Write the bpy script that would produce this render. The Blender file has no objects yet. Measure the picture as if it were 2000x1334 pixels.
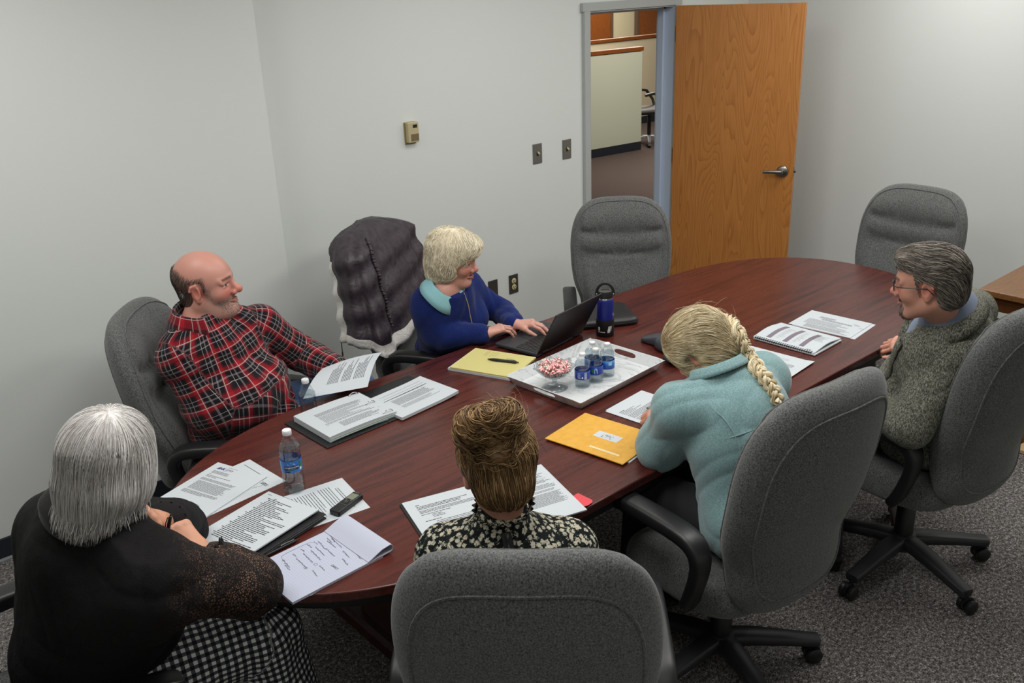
import bpy, bmesh, math, random
import numpy as np
from mathutils import Vector, Matrix, Euler, noise as mnoise
PI = math.pi
sc = bpy.context.scene
COL = sc.collection
rnd = random.Random(7)

# ------------------------------------------------------------------ camera frame
F, PITCH, ROLL, H, TH = 1785., .3786, -.0401, 2.2, .7067
TZ = .75                                     # table top height
def _cam_axes():
    f = np.array([0, math.cos(PITCH), -math.sin(PITCH)]); r = np.array([1., 0, 0]); u = np.cross(r, f)
    r2 = r*math.cos(ROLL)+u*math.sin(ROLL); u2 = -r*math.sin(ROLL)+u*math.cos(ROLL)
    c, s = math.cos(TH), math.sin(TH); M = np.array([[c, s, 0], [-s, c, 0], [0, 0, 1]])
    return M@r2, M@u2, M@f
CR, CU, CF = _cam_axes()
CAM = np.array([0, 0, H])
def Z(u, v, z=TZ):
    d = CF*F+CR*(u-1000)-CU*(v-667); return CAM+d*(z-H)/d[2]
cd = bpy.data.cameras.new('camera'); cam = bpy.data.objects.new('camera', cd); COL.objects.link(cam)
cd.sensor_width = 36; cd.lens = F/2000*36; cd.clip_start = .05
cam.matrix_world = Matrix(((CR[0], CU[0], -CF[0], 0), (CR[1], CU[1], -CF[1], 0), (CR[2], CU[2], -CF[2], H), (0, 0, 0, 1)))
sc.camera = cam

# ------------------------------------------------------------------ materials
def srgb(r, g=None, b=None):
    if g is None: r, g, b = r
    f = lambda c: (c/255/12.92 if c/255 <= .04045 else ((c/255+.055)/1.055)**2.4)
    return (f(r), f(g), f(b), 1)
class NT:
    def __init__(s, name):
        s.m = bpy.data.materials.new(name); s.m.use_nodes = True; s.t = s.m.node_tree; s.t.nodes.clear()
        s.out = s.n('ShaderNodeOutputMaterial'); s.b = s.n('ShaderNodeBsdfPrincipled'); s.l(s.b, s.out)
    def n(s, k, **kw):
        o = s.t.nodes.new(k)
        for a, v in kw.items():
            if a[0] == '_':
                o.inputs[a[1:].replace('_', ' ')].default_value = v
            else: setattr(o, a, v)
        return o
    def l(s, a, b):
        a = a.outputs[0] if hasattr(a, 'outputs') else a
        b = b.inputs[0] if hasattr(b, 'inputs') else b
        s.t.links.new(a, b)
    def set(s, **kw):
        for a, v in kw.items():
            i = s.b.inputs[a.replace('_', ' ')]
            if hasattr(v, 'outputs') or isinstance(v, bpy.types.NodeSocket): s.l(v, i)
            else: i.default_value = v
        return s
    def math(s, op, a, b=None, c=None):
        o = s.n('ShaderNodeMath', operation=op)
        for i, v in enumerate((a, b, c)):
            if v is None: continue
            if isinstance(v, (int, float)): o.inputs[i].default_value = v
            else: s.l(v, o.inputs[i])
        return o.outputs[0]
    def coord(s, kind='Object'):
        return s.n('ShaderNodeTexCoord').outputs[kind]
    def attr(s, name, out='Vector'):
        return s.n('ShaderNodeAttribute', attribute_name=name).outputs[out]
    def noise(s, vec=None, scale=5, detail=3, rough=.5, dist=0, out=0):
        o = s.n('ShaderNodeTexNoise'); o.inputs['Scale'].default_value = scale; o.inputs['Detail'].default_value = detail
        o.inputs['Roughness'].default_value = rough; o.inputs['Distortion'].default_value = dist
        if vec is not None: s.l(vec, o.inputs['Vector'])
        return o.outputs[out]
    def scale(s, vec, x, y, z, rot=(0, 0, 0)):
        o = s.n('ShaderNodeMapping'); s.l(vec, o.inputs['Vector']); o.inputs['Scale'].default_value = (x, y, z)
        o.inputs['Rotation'].default_value = rot; return o.outputs[0]
    def ramp(s, fac, stops, interp='LINEAR'):
        o = s.n('ShaderNodeValToRGB'); s.l(fac, o.inputs[0]); cr = o.color_ramp; cr.interpolation = interp
        while len(cr.elements) < len(stops): cr.elements.new(.5)
        for e, (p, c) in zip(cr.elements, stops): e.position = p; e.color = c
        return o.outputs[0]
    def mix(s, fac, a, b, mode='MIX'):
        o = s.n('ShaderNodeMix', data_type='RGBA', blend_type=mode)
        for i, v in ((0, fac), (6, a), (7, b)):
            if isinstance(v, (int, float)): o.inputs[i].default_value = v
            elif isinstance(v, tuple): o.inputs[i].default_value = v
            else: s.l(v, o.inputs[i])
        return o.outputs[2]
    def bump(s, h, strength=.3, dist=.002):
        o = s.n('ShaderNodeBump'); o.inputs['Strength'].default_value = strength; o.inputs['Distance'].default_value = dist
        s.l(h, o.inputs['Height']); s.l(o, s.b.inputs['Normal']); return s
def plain(name, c, rough=.5, metal=0, **kw):
    t = NT(name); t.set(Base_Color=srgb(c), Roughness=rough, Metallic=metal, **kw); return t.m
def noisy(name, c1, c2, scale=200, rough=.9, bump=.2, bd=.001, **kw):
    t = NT(name); n = t.noise(t.coord(), scale, 4, .6)
    t.set(Base_Color=t.ramp(n, [(.35, srgb(c1)), (.65, srgb(c2))]), Roughness=rough, **kw); t.bump(n, bump, bd); return t.m

def m_wall():
    t = NT('wall_paint'); v = t.coord()
    t.set(Base_Color=srgb(222, 226, 222), Roughness=.55); t.bump(t.noise(v, 260, 3), .25, .0006); return t.m
def m_carpet(name, stops, sc_=420):
    t = NT(name); v = t.coord(); a = t.noise(v, sc_, 2, .7); b = t.noise(v, sc_*.38, 2, .6)
    f = t.math('ADD', t.math('MULTIPLY', a, .6), t.math('MULTIPLY', b, .4))
    t.set(Base_Color=t.ramp(f, stops), Roughness=1); t.b.inputs['Specular IOR Level'].default_value = .1
    t.bump(f, .9, .004); return t.m
def m_table():
    t = NT('mahogany_laminate'); v = t.coord()
    g = t.noise(t.scale(v, 1.1, 17, 17), 2.2, 4, .55, .6)
    g2 = t.noise(t.scale(v, 3.5, 160, 160), 2.0, 3, .6)
    g3 = t.noise(t.scale(v, .5, 3.5, 3.5), 1.6, 3, .5, 1.0)
    f = t.math('ADD', t.math('ADD', t.math('MULTIPLY', g, .52), t.math('MULTIPLY', g2, .10)), t.math('MULTIPLY', g3, .38))
    c = t.ramp(f, [(.34, srgb(44, 18, 16)), (.46, srgb(76, 32, 27)), (.54, srgb(90, 40, 32)), (.66, srgb(58, 24, 20))])
    t.set(Base_Color=c, Roughness=t.math('ADD', .20, t.math('MULTIPLY', g2, .12))); t.b.inputs['Specular IOR Level'].default_value = .55
    t.bump(g2, .04, .0004); return t.m
def m_oak(name, cs, long='z', scale=1.0, rough=.35):
    t = NT(name); v = t.coord(); k = scale
    s1 = {'z': (3.2*k, 3.2*k, .42*k), 'x': (.42*k, 3.2*k, 3.2*k), 'y': (3.2*k, .42*k, 3.2*k)}[long]
    s2 = {'z': (110*k, 110*k, 4*k), 'x': (4*k, 110*k, 110*k), 'y': (110*k, 4*k, 110*k)}[long]
    a = t.noise(t.scale(v, *s1), 1.6, 1.5, .4, .3)
    rings = t.math('FRACT', t.math('MULTIPLY', a, 38.0))
    rings = t.math('POWER', rings, 2.2)
    pores = t.noise(t.scale(v, *s2), 1.5, 3, .6)
    f = t.math('ADD', t.math('MULTIPLY', rings, .30), t.math('MULTIPLY', pores, .62))
    t.set(Base_Color=t.ramp(f, [(.1, srgb(cs[0])), (.42, srgb(cs[1])), (.8, srgb(cs[2]))]), Roughness=rough); t.bump(pores, .08, .0006); return t.m
def m_fabric(name='grey_chair_fabric', a=(34, 35, 36), b=(132, 133, 131)):
    t = NT(name); v = t.coord()
    n1 = t.noise(v, 250, 3, .75); n2 = t.noise(v, 900, 1, .5)
    f = t.math('ADD', t.math('MULTIPLY', n1, .65), t.math('MULTIPLY', n2, .35))
    t.set(Base_Color=t.ramp(f, [(.36, srgb(a)), (.66, srgb(b))]), Roughness=.95); t.b.inputs['Specular IOR Level'].default_value = .15
    t.b.inputs['Sheen Weight'].default_value = .25
    t.bump(f, .6, .0015); return t.m
M = {}
M['wall'] = m_wall()
M['carpet'] = m_carpet('speckled_carpet', [(.36, srgb(26, 25, 25)), (.48, srgb(98, 94, 92)), (.56, srgb(140, 135, 132)), (.68, srgb(228, 222, 220))], 190)
M['hall_carpet'] = m_carpet('brown_carpet', [(.38, srgb(46, 39, 37)), (.62, srgb(112, 98, 93))])
M['table'] = m_table()
M['oak'] = m_oak('oak_veneer', [(196, 134, 70), (184, 120, 58), (152, 92, 38)])
M['oak_dark'] = m_oak('dark_oak', [(140, 80, 30), (122, 66, 24), (84, 42, 14)], scale=1.5)
M['side_oak'] = m_oak('side_table_oak', [(138, 96, 54), (122, 82, 44), (84, 52, 26)], 'x', 2)
M['black'] = plain('black_plastic', (26, 26, 27), .42)
M['table_side'] = plain('black_table_skirt', (20, 19, 20), .6)
M['blackrub'] = plain('black_rubber', (16, 16, 17), .6)
M['base_black'] = plain('dark_base_plastic', (44, 44, 47), .45)
M['fabric'] = m_fabric()
M['rubberbase'] = plain('navy_rubber_base', (30, 35, 44), .5)
M['basefoot'] = plain('baseboard_foot', (110, 112, 116), .5)
M['frame'] = plain('grey_door_frame', (176, 180, 178), .4)
M['frame_blue'] = plain('pale_blue_grey_frame', (200, 214, 234), .35)
M['steel'] = plain('brushed_steel', (150, 148, 142), .32, 1)
M['chrome'] = plain('chrome', (200, 200, 200), .12, 1)
M['plate'] = plain('steel_wall_plate', (128, 126, 120), .38, .7)
M['brownplate'] = plain('brown_wall_plate', (62, 56, 50), .45)
M['ivory'] = plain('ivory_plastic', (206, 198, 150), .4)
M['dark'] = plain('dark_slot', (10, 10, 10), .6)
M['white'] = plain('white_plastic', (228, 230, 230), .4)
M['ceiling'] = noisy('ceiling_tile', (214, 214, 208), (228, 228, 222), 60, .9)
M['paper'] = plain('white_paper', (196, 202, 206), .75)
M['ink'] = plain('black_ink', (44, 46, 50), .8)
M['inkd'] = plain('dark_ink', (22, 22, 26), .8)

# ------------------------------------------------------------------ mesh building
def new_obj(name, me, parent=None):
    o = bpy.data.objects.new(name, me); COL.objects.link(o)
    if parent is not None: o.parent = parent
    return o
def np_mesh(name, V, Fq, mats, parent=None, smooth=True, midx=None, attrs=None):
    me = bpy.data.meshes.new(name); V = np.asarray(V, np.float32)
    if isinstance(Fq, np.ndarray):
        n, k = Fq.shape; me.vertices.add(len(V)); me.vertices.foreach_set('co', V.ravel())
        me.loops.add(n*k); me.loops.foreach_set('vertex_index', Fq.astype(np.int32).ravel())
        me.polygons.add(n); me.polygons.foreach_set('loop_start', np.arange(0, n*k, k, dtype=np.int32))
        me.polygons.foreach_set('loop_total', np.full(n, k, np.int32)); me.update(calc_edges=True)
    else:
        me.from_pydata([tuple(map(float, v)) for v in V], [], [tuple(map(int, f)) for f in Fq])
    for m in (mats if isinstance(mats, (list, tuple)) else [mats]): me.materials.append(m)
    if midx is not None: me.polygons.foreach_set('material_index', np.asarray(midx, np.int32))
    if smooth: me.polygons.foreach_set('use_smooth', np.ones(len(me.polygons), bool))
    for k_, a in (attrs or {}).items():
        if a.ndim == 2 and a.shape[1] == 3:
            at = me.attributes.new(k_, 'FLOAT_VECTOR', 'POINT'); at.data.foreach_set('vector', a.astype(np.float32).ravel())
        elif a.ndim == 2:
            at = me.attributes.new(k_, 'FLOAT_COLOR', 'POINT'); at.data.foreach_set('color', a.astype(np.float32).ravel())
        else:
            at = me.attributes.new(k_, 'FLOAT', 'POINT'); at.data.foreach_set('value', a.astype(np.float32))
    me.update(); return new_obj(name, me, parent)
class MB:
    """collects primitives into one mesh"""
    def __init__(s): s.v = []; s.f = []; s.mi = []; s.sm = []; s.T = Matrix(); s.m = 0
    def add(s, vs, fs, smooth=True):
        n = len(s.v); s.v += [tuple(s.T@Vector(v)) for v in vs]
        for f in fs: s.f.append(tuple(i+n for i in f)); s.mi.append(s.m); s.sm.append(smooth)
        return s
    def box(s, c, d, bev=0, seg=2, rot=None):
        bm = bmesh.new(); bmesh.ops.create_cube(bm, size=1); bmesh.ops.scale(bm, vec=d, verts=bm.verts)
        if bev: bmesh.ops.bevel(bm, geom=bm.edges[:], offset=bev, segments=seg, affect='EDGES', profile=.5)
        R_ = rot.to_matrix() if isinstance(rot, Euler) else (rot or Matrix.Identity(3))
        bm.verts.index_update()
        s.add([R_@v.co+Vector(c) for v in bm.verts], [[v.index for v in f.verts] for f in bm.faces], False); bm.free(); return s
    def lathe(s, prof, n=32, c=(0, 0, 0), ax=None, cap=True):
        vs = []; fs = []; A = Matrix.Identity(3) if ax is None else Vector((0, 0, 1)).rotation_difference(Vector(ax)).to_matrix()
        for r, z in prof:
            for i in range(n): a = 2*PI*i/n; vs.append(A@Vector((r*math.cos(a), r*math.sin(a), z))+Vector(c))
        for j in range(len(prof)-1):
            for i in range(n): k = (i+1) % n; fs.append((j*n+i, j*n+k, (j+1)*n+k, (j+1)*n+i))
        if cap:
            fs.append(tuple(range(n))[::-1]); fs.append(tuple((len(prof)-1)*n+i for i in range(n)))
        return s.add(vs, fs)
    def cyl(s, a, b, r, r2=None, n=16):
        a = Vector(a); b = Vector(b); d = b-a; r2 = r if r2 is None else r2
        return s.lathe([(r, 0), (r2, d.length)], n, a, d)
    def tube(s, pts, r, n=10, closed=False, flat=None):
        """sweep a round (or flat=(w,h)) section along points"""
        P = [Vector(p) for p in pts]; N = len(P); vs = []; fs = []; up = Vector((0, 0, 1)); prev = None
        for i, p in enumerate(P):
            d = (P[(i+1) % N]-P[i-1]) if closed else (P[min(i+1, N-1)]-P[max(i-1, 0)])
            d.normalize()
            if prev is None:
                x = d.cross(up)
                if x.length < .05: x = d.cross(Vector((0, 1, 0)))
            else: x = prev-d*prev.dot(d)
            x.normalize(); prev = x; y = x.cross(d); rr = r[i] if isinstance(r, (list, tuple)) else r
            for k in range(n):
                a = 2*PI*k/n
                if flat:
                    e = .5; ca, sa = math.cos(a), math.sin(a)
                    q = x*(math.copysign(abs(ca)**e, ca)*flat[0]*rr)+y*(math.copysign(abs(sa)**e, sa)*flat[1]*rr)
                else: q = x*(math.cos(a)*rr)+y*(math.sin(a)*rr)
                vs.append(p+q)
        for i in range(N if closed else N-1):
            j = (i+1) % N
            for k in range(n): l = (k+1) % n; fs.append((i*n+k, i*n+l, j*n+l, j*n+k))
        if not closed: fs.append(tuple(range(n))[::-1]); fs.append(tuple((N-1)*n+k for k in range(n)))
        return s.add(vs, fs)
    def ell(s, c, r, n=20, m=12, rot=None):
        vs = []; fs = []; R_ = rot.to_matrix() if isinstance(rot, Euler) else (rot or Matrix.Identity(3))
        for j in range(1, m):
            t = PI*j/m
            for i in range(n): a = 2*PI*i/n; vs.append(R_@Vector((r[0]*math.sin(t)*math.cos(a), r[1]*math.sin(t)*math.sin(a), r[2]*math.cos(t)))+Vector(c))
        for j in range(m-2):
            for i in range(n): k = (i+1) % n; fs.append((j*n+i, (j+1)*n+i, (j+1)*n+k, j*n+k))
        t_ = len(vs); vs.append(R_@Vector((0, 0, r[2]))+Vector(c)); b_ = len(vs); vs.append(R_@Vector((0, 0, -r[2]))+Vector(c))
        for i in range(n): k = (i+1) % n; fs.append((t_, i, k)); fs.append((b_, (m-2)*n+k, (m-2)*n+i))
        return s.add(vs, fs)
    def prism(s, poly, z0, z1, smooth=False):
        n = len(poly); vs = [(x, y, z0) for x, y in poly]+[(x, y, z1) for x, y in poly]
        fs = [tuple(range(n))[::-1], tuple(range(n, 2*n))]+[(i, (i+1) % n, n+(i+1) % n, n+i) for i in range(n)]
        return s.add(vs, fs, smooth)
    def quad(s, a, b, c, d): return s.add([a, b, c, d], [(0, 1, 2, 3)], False)
    def obj(s, name, mats, parent=None, bevel=0, sub=0, auto=None):
        me = bpy.data.meshes.new(name); me.from_pydata(s.v, [], s.f)
        for m in (mats if isinstance(mats, (list, tuple)) else [mats]): me.materials.append(m)
        me.polygons.foreach_set('material_index', s.mi); me.polygons.foreach_set('use_smooth', s.sm)
        me.update(); o = new_obj(name, me, parent)
        if bevel:
            b = o.modifiers.new('bevel', 'BEVEL'); b.width = bevel; b.segments = 2; b.limit_method = 'ANGLE'; b.angle_limit = .7
        if sub: b = o.modifiers.new('sub', 'SUBSURF'); b.levels = b.render_levels = sub
        if s.sm and any(s.sm):
            e = o.modifiers.new('es', 'EDGE_SPLIT'); e.split_angle = math.radians(50)
        return o
def tag(o, label=None, cat=None, group=None, kind=None):
    if label: o['label'] = label
    if cat: o['category'] = cat
    if group: o['group'] = group
    if kind: o['kind'] = kind
    return o
def empty(name, loc=(0, 0, 0), rz=0, label=None, cat=None, group=None):
    o = bpy.data.objects.new(name, None); COL.objects.link(o); o.empty_display_size = .1
    o.location = loc; o.rotation_euler = (0, 0, rz); return tag(o, label, cat, group)
def copy_tree(o, parent=None):
    c = o.copy(); COL.objects.link(c); c.parent = parent
    for ch in list(o.children): copy_tree(ch, c)
    return c
def place(o, loc, rz=0): o.location = loc; o.rotation_euler = (0, 0, rz); return o
def text_mesh(txt, size, bold=False, shear=0, spacing=1):
    cu = bpy.data.curves.new('txt', 'FONT'); cu.body = txt; cu.size = size; cu.align_x = 'CENTER'; cu.align_y = 'CENTER'
    cu.shear = shear; cu.resolution_u = 3; cu.space_character = spacing
    if bold: cu.offset = size*.02
    o = bpy.data.objects.new('txt', cu); COL.objects.link(o); dg = bpy.context.evaluated_depsgraph_get(); dg.update()
    me = bpy.data.meshes.new_from_object(o.evaluated_get(dg)); vs = [v.co.copy() for v in me.vertices]; fs = [tuple(p.vertices) for p in me.polygons]
    bpy.data.objects.remove(o); bpy.data.curves.remove(cu); bpy.data.meshes.remove(me); return vs, fs

# ------------------------------------------------------------------ room
def struct(name, mb, mats, **k): return tag(mb.obj(name, mats, **k), kind='structure')
YB, XR, YL, XJ, CH = 4.065, 5.79, 3.90, 1.935, 2.72
DX0, DX1, DZ = 4.155, 4.975, 2.0
struct('floor', MB().box(((XR-1.6)/2, (YB-1.6)/2, -.05), (XR+1.6, YB+1.6, .1)), M['carpet'])
w = MB()
w.box(((XJ-.3+DX0)/2, YB+.06, CH/2), (DX0-XJ+.3, .12, CH)); w.box(((DX1+XR+.12)/2, YB+.06, CH/2), (XR+.12-DX1, .12, CH))
w.box(((DX0+DX1)/2, YB+.06, (DZ+CH)/2), (DX1-DX0, .12, CH-DZ)); struct('wall_back', w, M['wall'])
struct('wall_left', MB().box(((XJ-1.6)/2, YL+.14, CH/2), (XJ+1.6, .28, CH)), M['wall'])
struct('wall_right', MB().box((XR+.06, 1.235, CH/2), (.12, 5.66, CH)), M['wall'])
struct('wall_rear', MB().box((2.1, -1.66, CH/2), (7.6, .12, CH)), M['wall'])
struct('wall_far_left', MB().box((-1.66, 1.15, CH/2), (.12, 5.66, CH)), M['wall'])
struct('ceiling', MB().box((2.1, 1.2, CH+.05), (7.7, 5.9, .1)), M['ceiling'])
def baseboard(name, a, b, nrm):
    mb = MB(); a = Vector(a); b = Vector(b); n = Vector(nrm)
    mb.m = 0; prof = [(0, 0), (.004, .012), (.004, .1), (0, .1)]
    P = [(0.0, .0), (.016, .0), (.014, .006), (.006, .014), (.005, .098), (.003, .102), (0, .102)]
    vs = [tuple(q+n*x+Vector((0, 0, z))) for q in (a, b) for x, z in P]; k = len(P)
    fs = [(i, i+1, k+i+1, k+i) for i in range(k-1)]
    for i, f in enumerate(fs): mb.m = 1 if i < 3 else 0; mb.add(vs, [f], False)
    return struct(name, mb, [M['rubberbase'], M['basefoot']])
baseboard('baseboard_left', (-1.6, YL, 0), (XJ, YL, 0), (0, -1, 0))
baseboard('baseboard_back', (XJ, YB, 0), (DX0-.05, YB, 0), (0, -1, 0))
baseboard('baseboard_right', (XR, YB, 0), (XR, -1.6, 0), (-1, 0, 0))
# door frame: casing, jambs with stop
fr = MB()
for x in (DX0-.0125, DX1+.0125):
    fr.box((x, YB-.012, DZ/2), (.05, .03, DZ), .004)
fr.box(((DX0+DX1)/2, YB-.012, DZ+.02), (DX1-DX0+.1, .03, .05), .004)
fr.box((DX0+.006, YB+.06, DZ/2), (.012, .15, DZ)); fr.box(((DX0+DX1)/2, YB+.06, DZ-.006), (DX1-DX0, .15, .012))
fr.m = 1; fr.box((DX1-.006, YB+.06, DZ/2), (.014, .15, DZ)); fr.box((DX1-.024, YB+.085, DZ/2), (.022, .05, DZ-.01), .002)
fr.m = 0; fr.box((DX0+.02, YB+.085, DZ/2), (.016, .05, DZ-.01), .002); fr.box(((DX0+DX1)/2, YB+.085, DZ-.02), (DX1-DX0-.02, .05, .016), .002)
struct('trim_1', fr, [M['frame'], M['frame_blue']])
# door leaf, open into the room
dw, dt = .815, .044
door = MB().box((dw/2, -dt/2, .008+1.985/2), (dw, dt, 1.985), .0015).obj('door_1', M['oak']); tag(door, kind='structure')
ang = math.atan2(3.275-4.03, 5.27-4.985); place(door, (4.982, 4.035, 0), ang)
h_ = MB(); sx = dw-.068
for sgn, y0 in ((-1, -dt), (1, 0)):
    h_.lathe([(.036, 0), (.038, .004), (.036, .010), (.026, .014), (.012, .016), (.012, .045), (.010, .048)], 32, (sx, y0, .965), (0, sgn, 0))
    pts = [(sx, y0+sgn*.042, .965), (sx-.02, y0+sgn*.046, .965), (sx-.05, y0+sgn*.05, .966), (sx-.085, y0+sgn*.05, .965), (sx-.115, y0+sgn*.048, .962)]
    h_.tube(pts, [.012, .012, .010, .0095, .0085], 12, flat=(.75, 1.1))
h_.obj('door_handle', M['steel'], door)
MB().box((dw+.0005, -dt/2, .965), (.002, .026, .058), .0005).box((dw+.006, -dt/2, .965), (.012, .012, .018), .002).obj('door_latch', M['steel'], door)
for z in (.2, 1.03, 1.82):
    MB().cyl((-.006, .006, z-.05), (-.006, .006, z+.05), .006, n=12).box((-.004, -dt/2, z), (.003, dt-.004, .1)).box((-.012,.034,z),(.003,.05,.1)).obj('hinge', M['steel'], door)

# hall beyond the door
struct('floor_hall', MB().box((9.2, 8.19, -.05), (12.4, 8.0, .1)), M['hall_carpet'])
hp = empty('cubicle_partition', (8.43, 8.25, 0), math.atan2(8.16-8.25, 9.37-8.43), 'pale office partition with an oak cap, nearest beyond the doorway', 'partition')
MB().box((-.45, .04, .68), (2.8, .07, 1.16), .003).obj('panel', plain('partition_paint', (186, 190, 172), .6), hp)
MB().box((-.45, .04, 1.29), (2.83, .1, .05), .006).obj('cap_rail', M['oak_dark'], hp)
MB().box((-.45, .032, .055), (2.79, .066, .11)).obj('kick_base', M['rubberbase'], hp)
hp2 = empty('cubicle_partition', (8.9, 9.65, 0), .0, 'cream partition with an oak cap farther down the hall, behind the office chair', 'partition')
MB().box((1.2, .04, .68), (5.2, .07, 1.16), .003).obj('panel', plain('partition_cream', (206, 194, 166), .6), hp2)
MB().box((1.2, .04, 1.29), (5.22, .1, .05), .006).obj('cap_rail', M['oak_dark'], hp2)
MB().box((1.2, .005, .055), (5.2, .012, .11)).obj('kick_base', M['rubberbase'], hp2)
struct('wall_hall', MB().box((9.2, 12.06, 1.35), (12.4, .12, 2.7)), plain('cream_wall', (198, 190, 160), .7))
struct('wall_hall_side', MB().box((15.3, 8.2, 1.35), (.12, 7.8, 2.7)), plain('cream_wall2', (206, 194, 166), .7))
struct('wall_hall_left', MB().box((3.0, 8.2, 1.35), (.1, 7.6, 2.7)), M['wall'])
struct('ceiling_hall', MB().box((9.2, 8.2, 2.76), (12.6, 8.0, .1)), M['ceiling'])
for i, (x0, x1) in enumerate(((11.86, 12.79), (13.56, 14.47))):
    d = MB().box(((x0+x1)/2, 11.92, 1.02), (x1-x0, .05, 2.04), .003).obj('door_%d' % (i+2), M['oak_dark']); tag(d, kind='structure')
    MB().box((x0-.03, 11.92, 1.04), (.06, .07, 2.08)).box((x1+.03, 11.92, 1.04), (.06, .07, 2.08)).obj('door_frame', plain('brown_frame', (92, 72, 58), .5), d)
    MB().box(((x0+x1)/2, 11.885, 1.72), (.05, .006, .07), .001).obj('number_plate', M['chrome'], d)

# wall fittings
def plate_at(x, z, kind, label, cat):
    e = empty({'switch': 'light_switch', 'outlet': 'wall_outlet', 'blank': 'blank_wall_plate'}[kind], (x, YB, z), 0, label, cat)
    m = M['plate'] if kind == 'switch' else M['brownplate']
    MB().box((0, -.003, 0), (.072, .006, .118), .002).obj('cover_plate', m, e)
    if kind == 'switch':
        MB().box((0, -.0065, 0), (.012, .003, .026)).obj('slot', M['dark'], e)
        MB().box((0, -.014, .004), (.0085, .022, .010), .002, rot=Euler((.5, 0, 0))).obj('toggle', M['ivory'], e)
    if kind == 'outlet':
        for s in (-1, 1):
            MB().lathe([(.0175, 0), (.0175, .003), (.016, .004)], 24, (0, -.005, s*.0195), (0, -1, 0)).obj('receptacle', M['ivory'], e)
            MB().box((-.0065, -.0092, s*.0195+.003), (.003, .002, .010)).box((.0065, -.0092, s*.0195+.003), (.003, .002, .008)).cyl((0, -.0088, s*.0195-.009), (0, -.0098, s*.0195-.009), .003, n=10).obj('slots', M['dark'], e)
    ys = (.03, -.03) if kind == 'switch' else ((0,) if kind == 'outlet' else (.042, -.042))
    for y in ys: MB().cyl((0, -.0055, y), (0, -.0072, y), .003, n=10).obj('screw', M['steel'], e)
plate_at(3.728, 1.214, 'switch', 'light switch on steel plate, left and lower of the pair beside the doorway', 'light switch')
plate_at(3.975, 1.206, 'switch', 'light switch on steel plate closest to the door frame', 'light switch')
plate_at(3.335, .452, 'blank', 'blank dark brown plate low on the wall beside the outlet', 'wall plate')
plate_at(3.50, .449, 'outlet', 'brown duplex outlet with ivory sockets low on the back wall', 'outlet')
th = empty('wall_mounted_thermostat', (2.815, YB, 1.457), 0, 'small beige thermostat on the back wall above the woman in blue', 'thermostat')
MB().box((0, -.004, 0), (.07, .008, .115), .002).obj('back_plate', plain('gold_beige', (150, 128, 78), .4), th)
MB().box((.004, -.02, .004), (.068, .028, .105), .004).obj('cover', plain('thermostat_beige', (190, 178, 138), .4), th)
MB().box((.01, -.0345, -.022), (.05, .003, .036), .001).obj('grille', plain('thermostat_brown', (120, 102, 72), .5), th)
MB().box((.014, -.0348, .036), (.026, .002, .016)).obj('display', M['dark'], th)

# ------------------------------------------------------------------ lights
def troffer(x, y, e, sx=1.15, sy=.55, name='ceiling_light', lab=''):
    o = empty(name, (x, y, CH), 0)
    MB().box((0, 0, -.008), (sx+.06, sy+.06, .016), .002).obj('frame', M['white'], o)
    L = bpy.data.lights.new('lamp', 'AREA'); L.shape = 'RECTANGLE'; L.size = sx; L.size_y = sy; L.energy = e; L.color = (1, .985, .965)
    lo = bpy.data.objects.new('lamp', L); COL.objects.link(lo); lo.location = (x, y, CH-.02)
    tag(o, lab, 'ceiling light', 'fluorescent ceiling panels')
for x, y, e in ((.6, .1, 6), (1.2, 1.6, 22), (.35, 2.85, 17), (2.9, 1.3, 22), (3.0, 2.8, 15), (4.8, .6, 12), (4.8, 2.4, 22)):
    troffer(x, y, e, lab='recessed ceiling light panel over the meeting table')
for x, y, e in ((8.6, 6.4, 95), (9.8, 8.8, 60), (12, 10.6, 90)):
    L = bpy.data.lights.new('hall_lamp', 'AREA'); L.size = 1.2; L.energy = e; L.color = (1, .93, .82)
    lo = bpy.data.objects.new('hall_lamp', L); COL.objects.link(lo); lo.location = (x, y, 2.68)
wd = bpy.data.worlds.new('world'); sc.world = wd; wd.use_nodes = True
wd.node_tree.nodes['Background'].inputs[0].default_value = (.75, .8, .9, 1); wd.node_tree.nodes['Background'].inputs[1].default_value = .15
sc.view_settings.view_transform = 'Standard'; sc.view_settings.look = 'None'; sc.view_settings.exposure = 0; sc.view_settings.gamma = 1
sc.cycles.use_denoising = True
try: sc.cycles.max_bounces = 8; sc.cycles.transparent_max_bounces = 12; sc.cycles.caustics_reflective = False; sc.cycles.caustics_refractive = False
except Exception: pass

# ------------------------------------------------------------------ conference table
tb = empty('conference_table', (2.5, 2.245, 0), 0, 'long oval mahogany conference table with a black edge', 'table')
def oval(L_, W_, n=2.35, k=128, dx=0):
    """straight sides with rounded ends"""
    out = []; R_ = W_*.5
    for i in range(k):
        a = 2*PI*i/k; ca, sa = math.cos(a), math.sin(a); ex = 2/2.25
        straight = L_/2-.86
        x = math.copysign(abs(ca)**ex, ca)*.86+math.copysign(straight, ca); y = math.copysign(abs(sa)**ex, sa)*R_
        out.append((x, y))
    return out
t_ = MB(); o1 = oval(3.64, 1.245); n = len(o1)
vs = []; zs = [(-.028, .985), (-.006, 1.0), (0, .9985)]
t2 = MB(); t2.prism(o1, TZ-.03, TZ); t2.obj('tabletop', M['table'], tb, bevel=.004)
t3 = MB(); t3.prism([(x*.975, y*.945) for x, y in o1], TZ-.085, TZ-.03); t3.obj('apron', M['table_side'], tb, bevel=.01)
for x in (-.95, .95):
    p = MB().box((x, 0, .36), (.42, .5, .62), .02).box((x, 0, .035), (.5, .8, .07), .015)
    p.obj('pedestal', [m_oak('dark_mahogany', [(60, 22, 20), (50, 18, 16), (36, 12, 12)])], tb)
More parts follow.
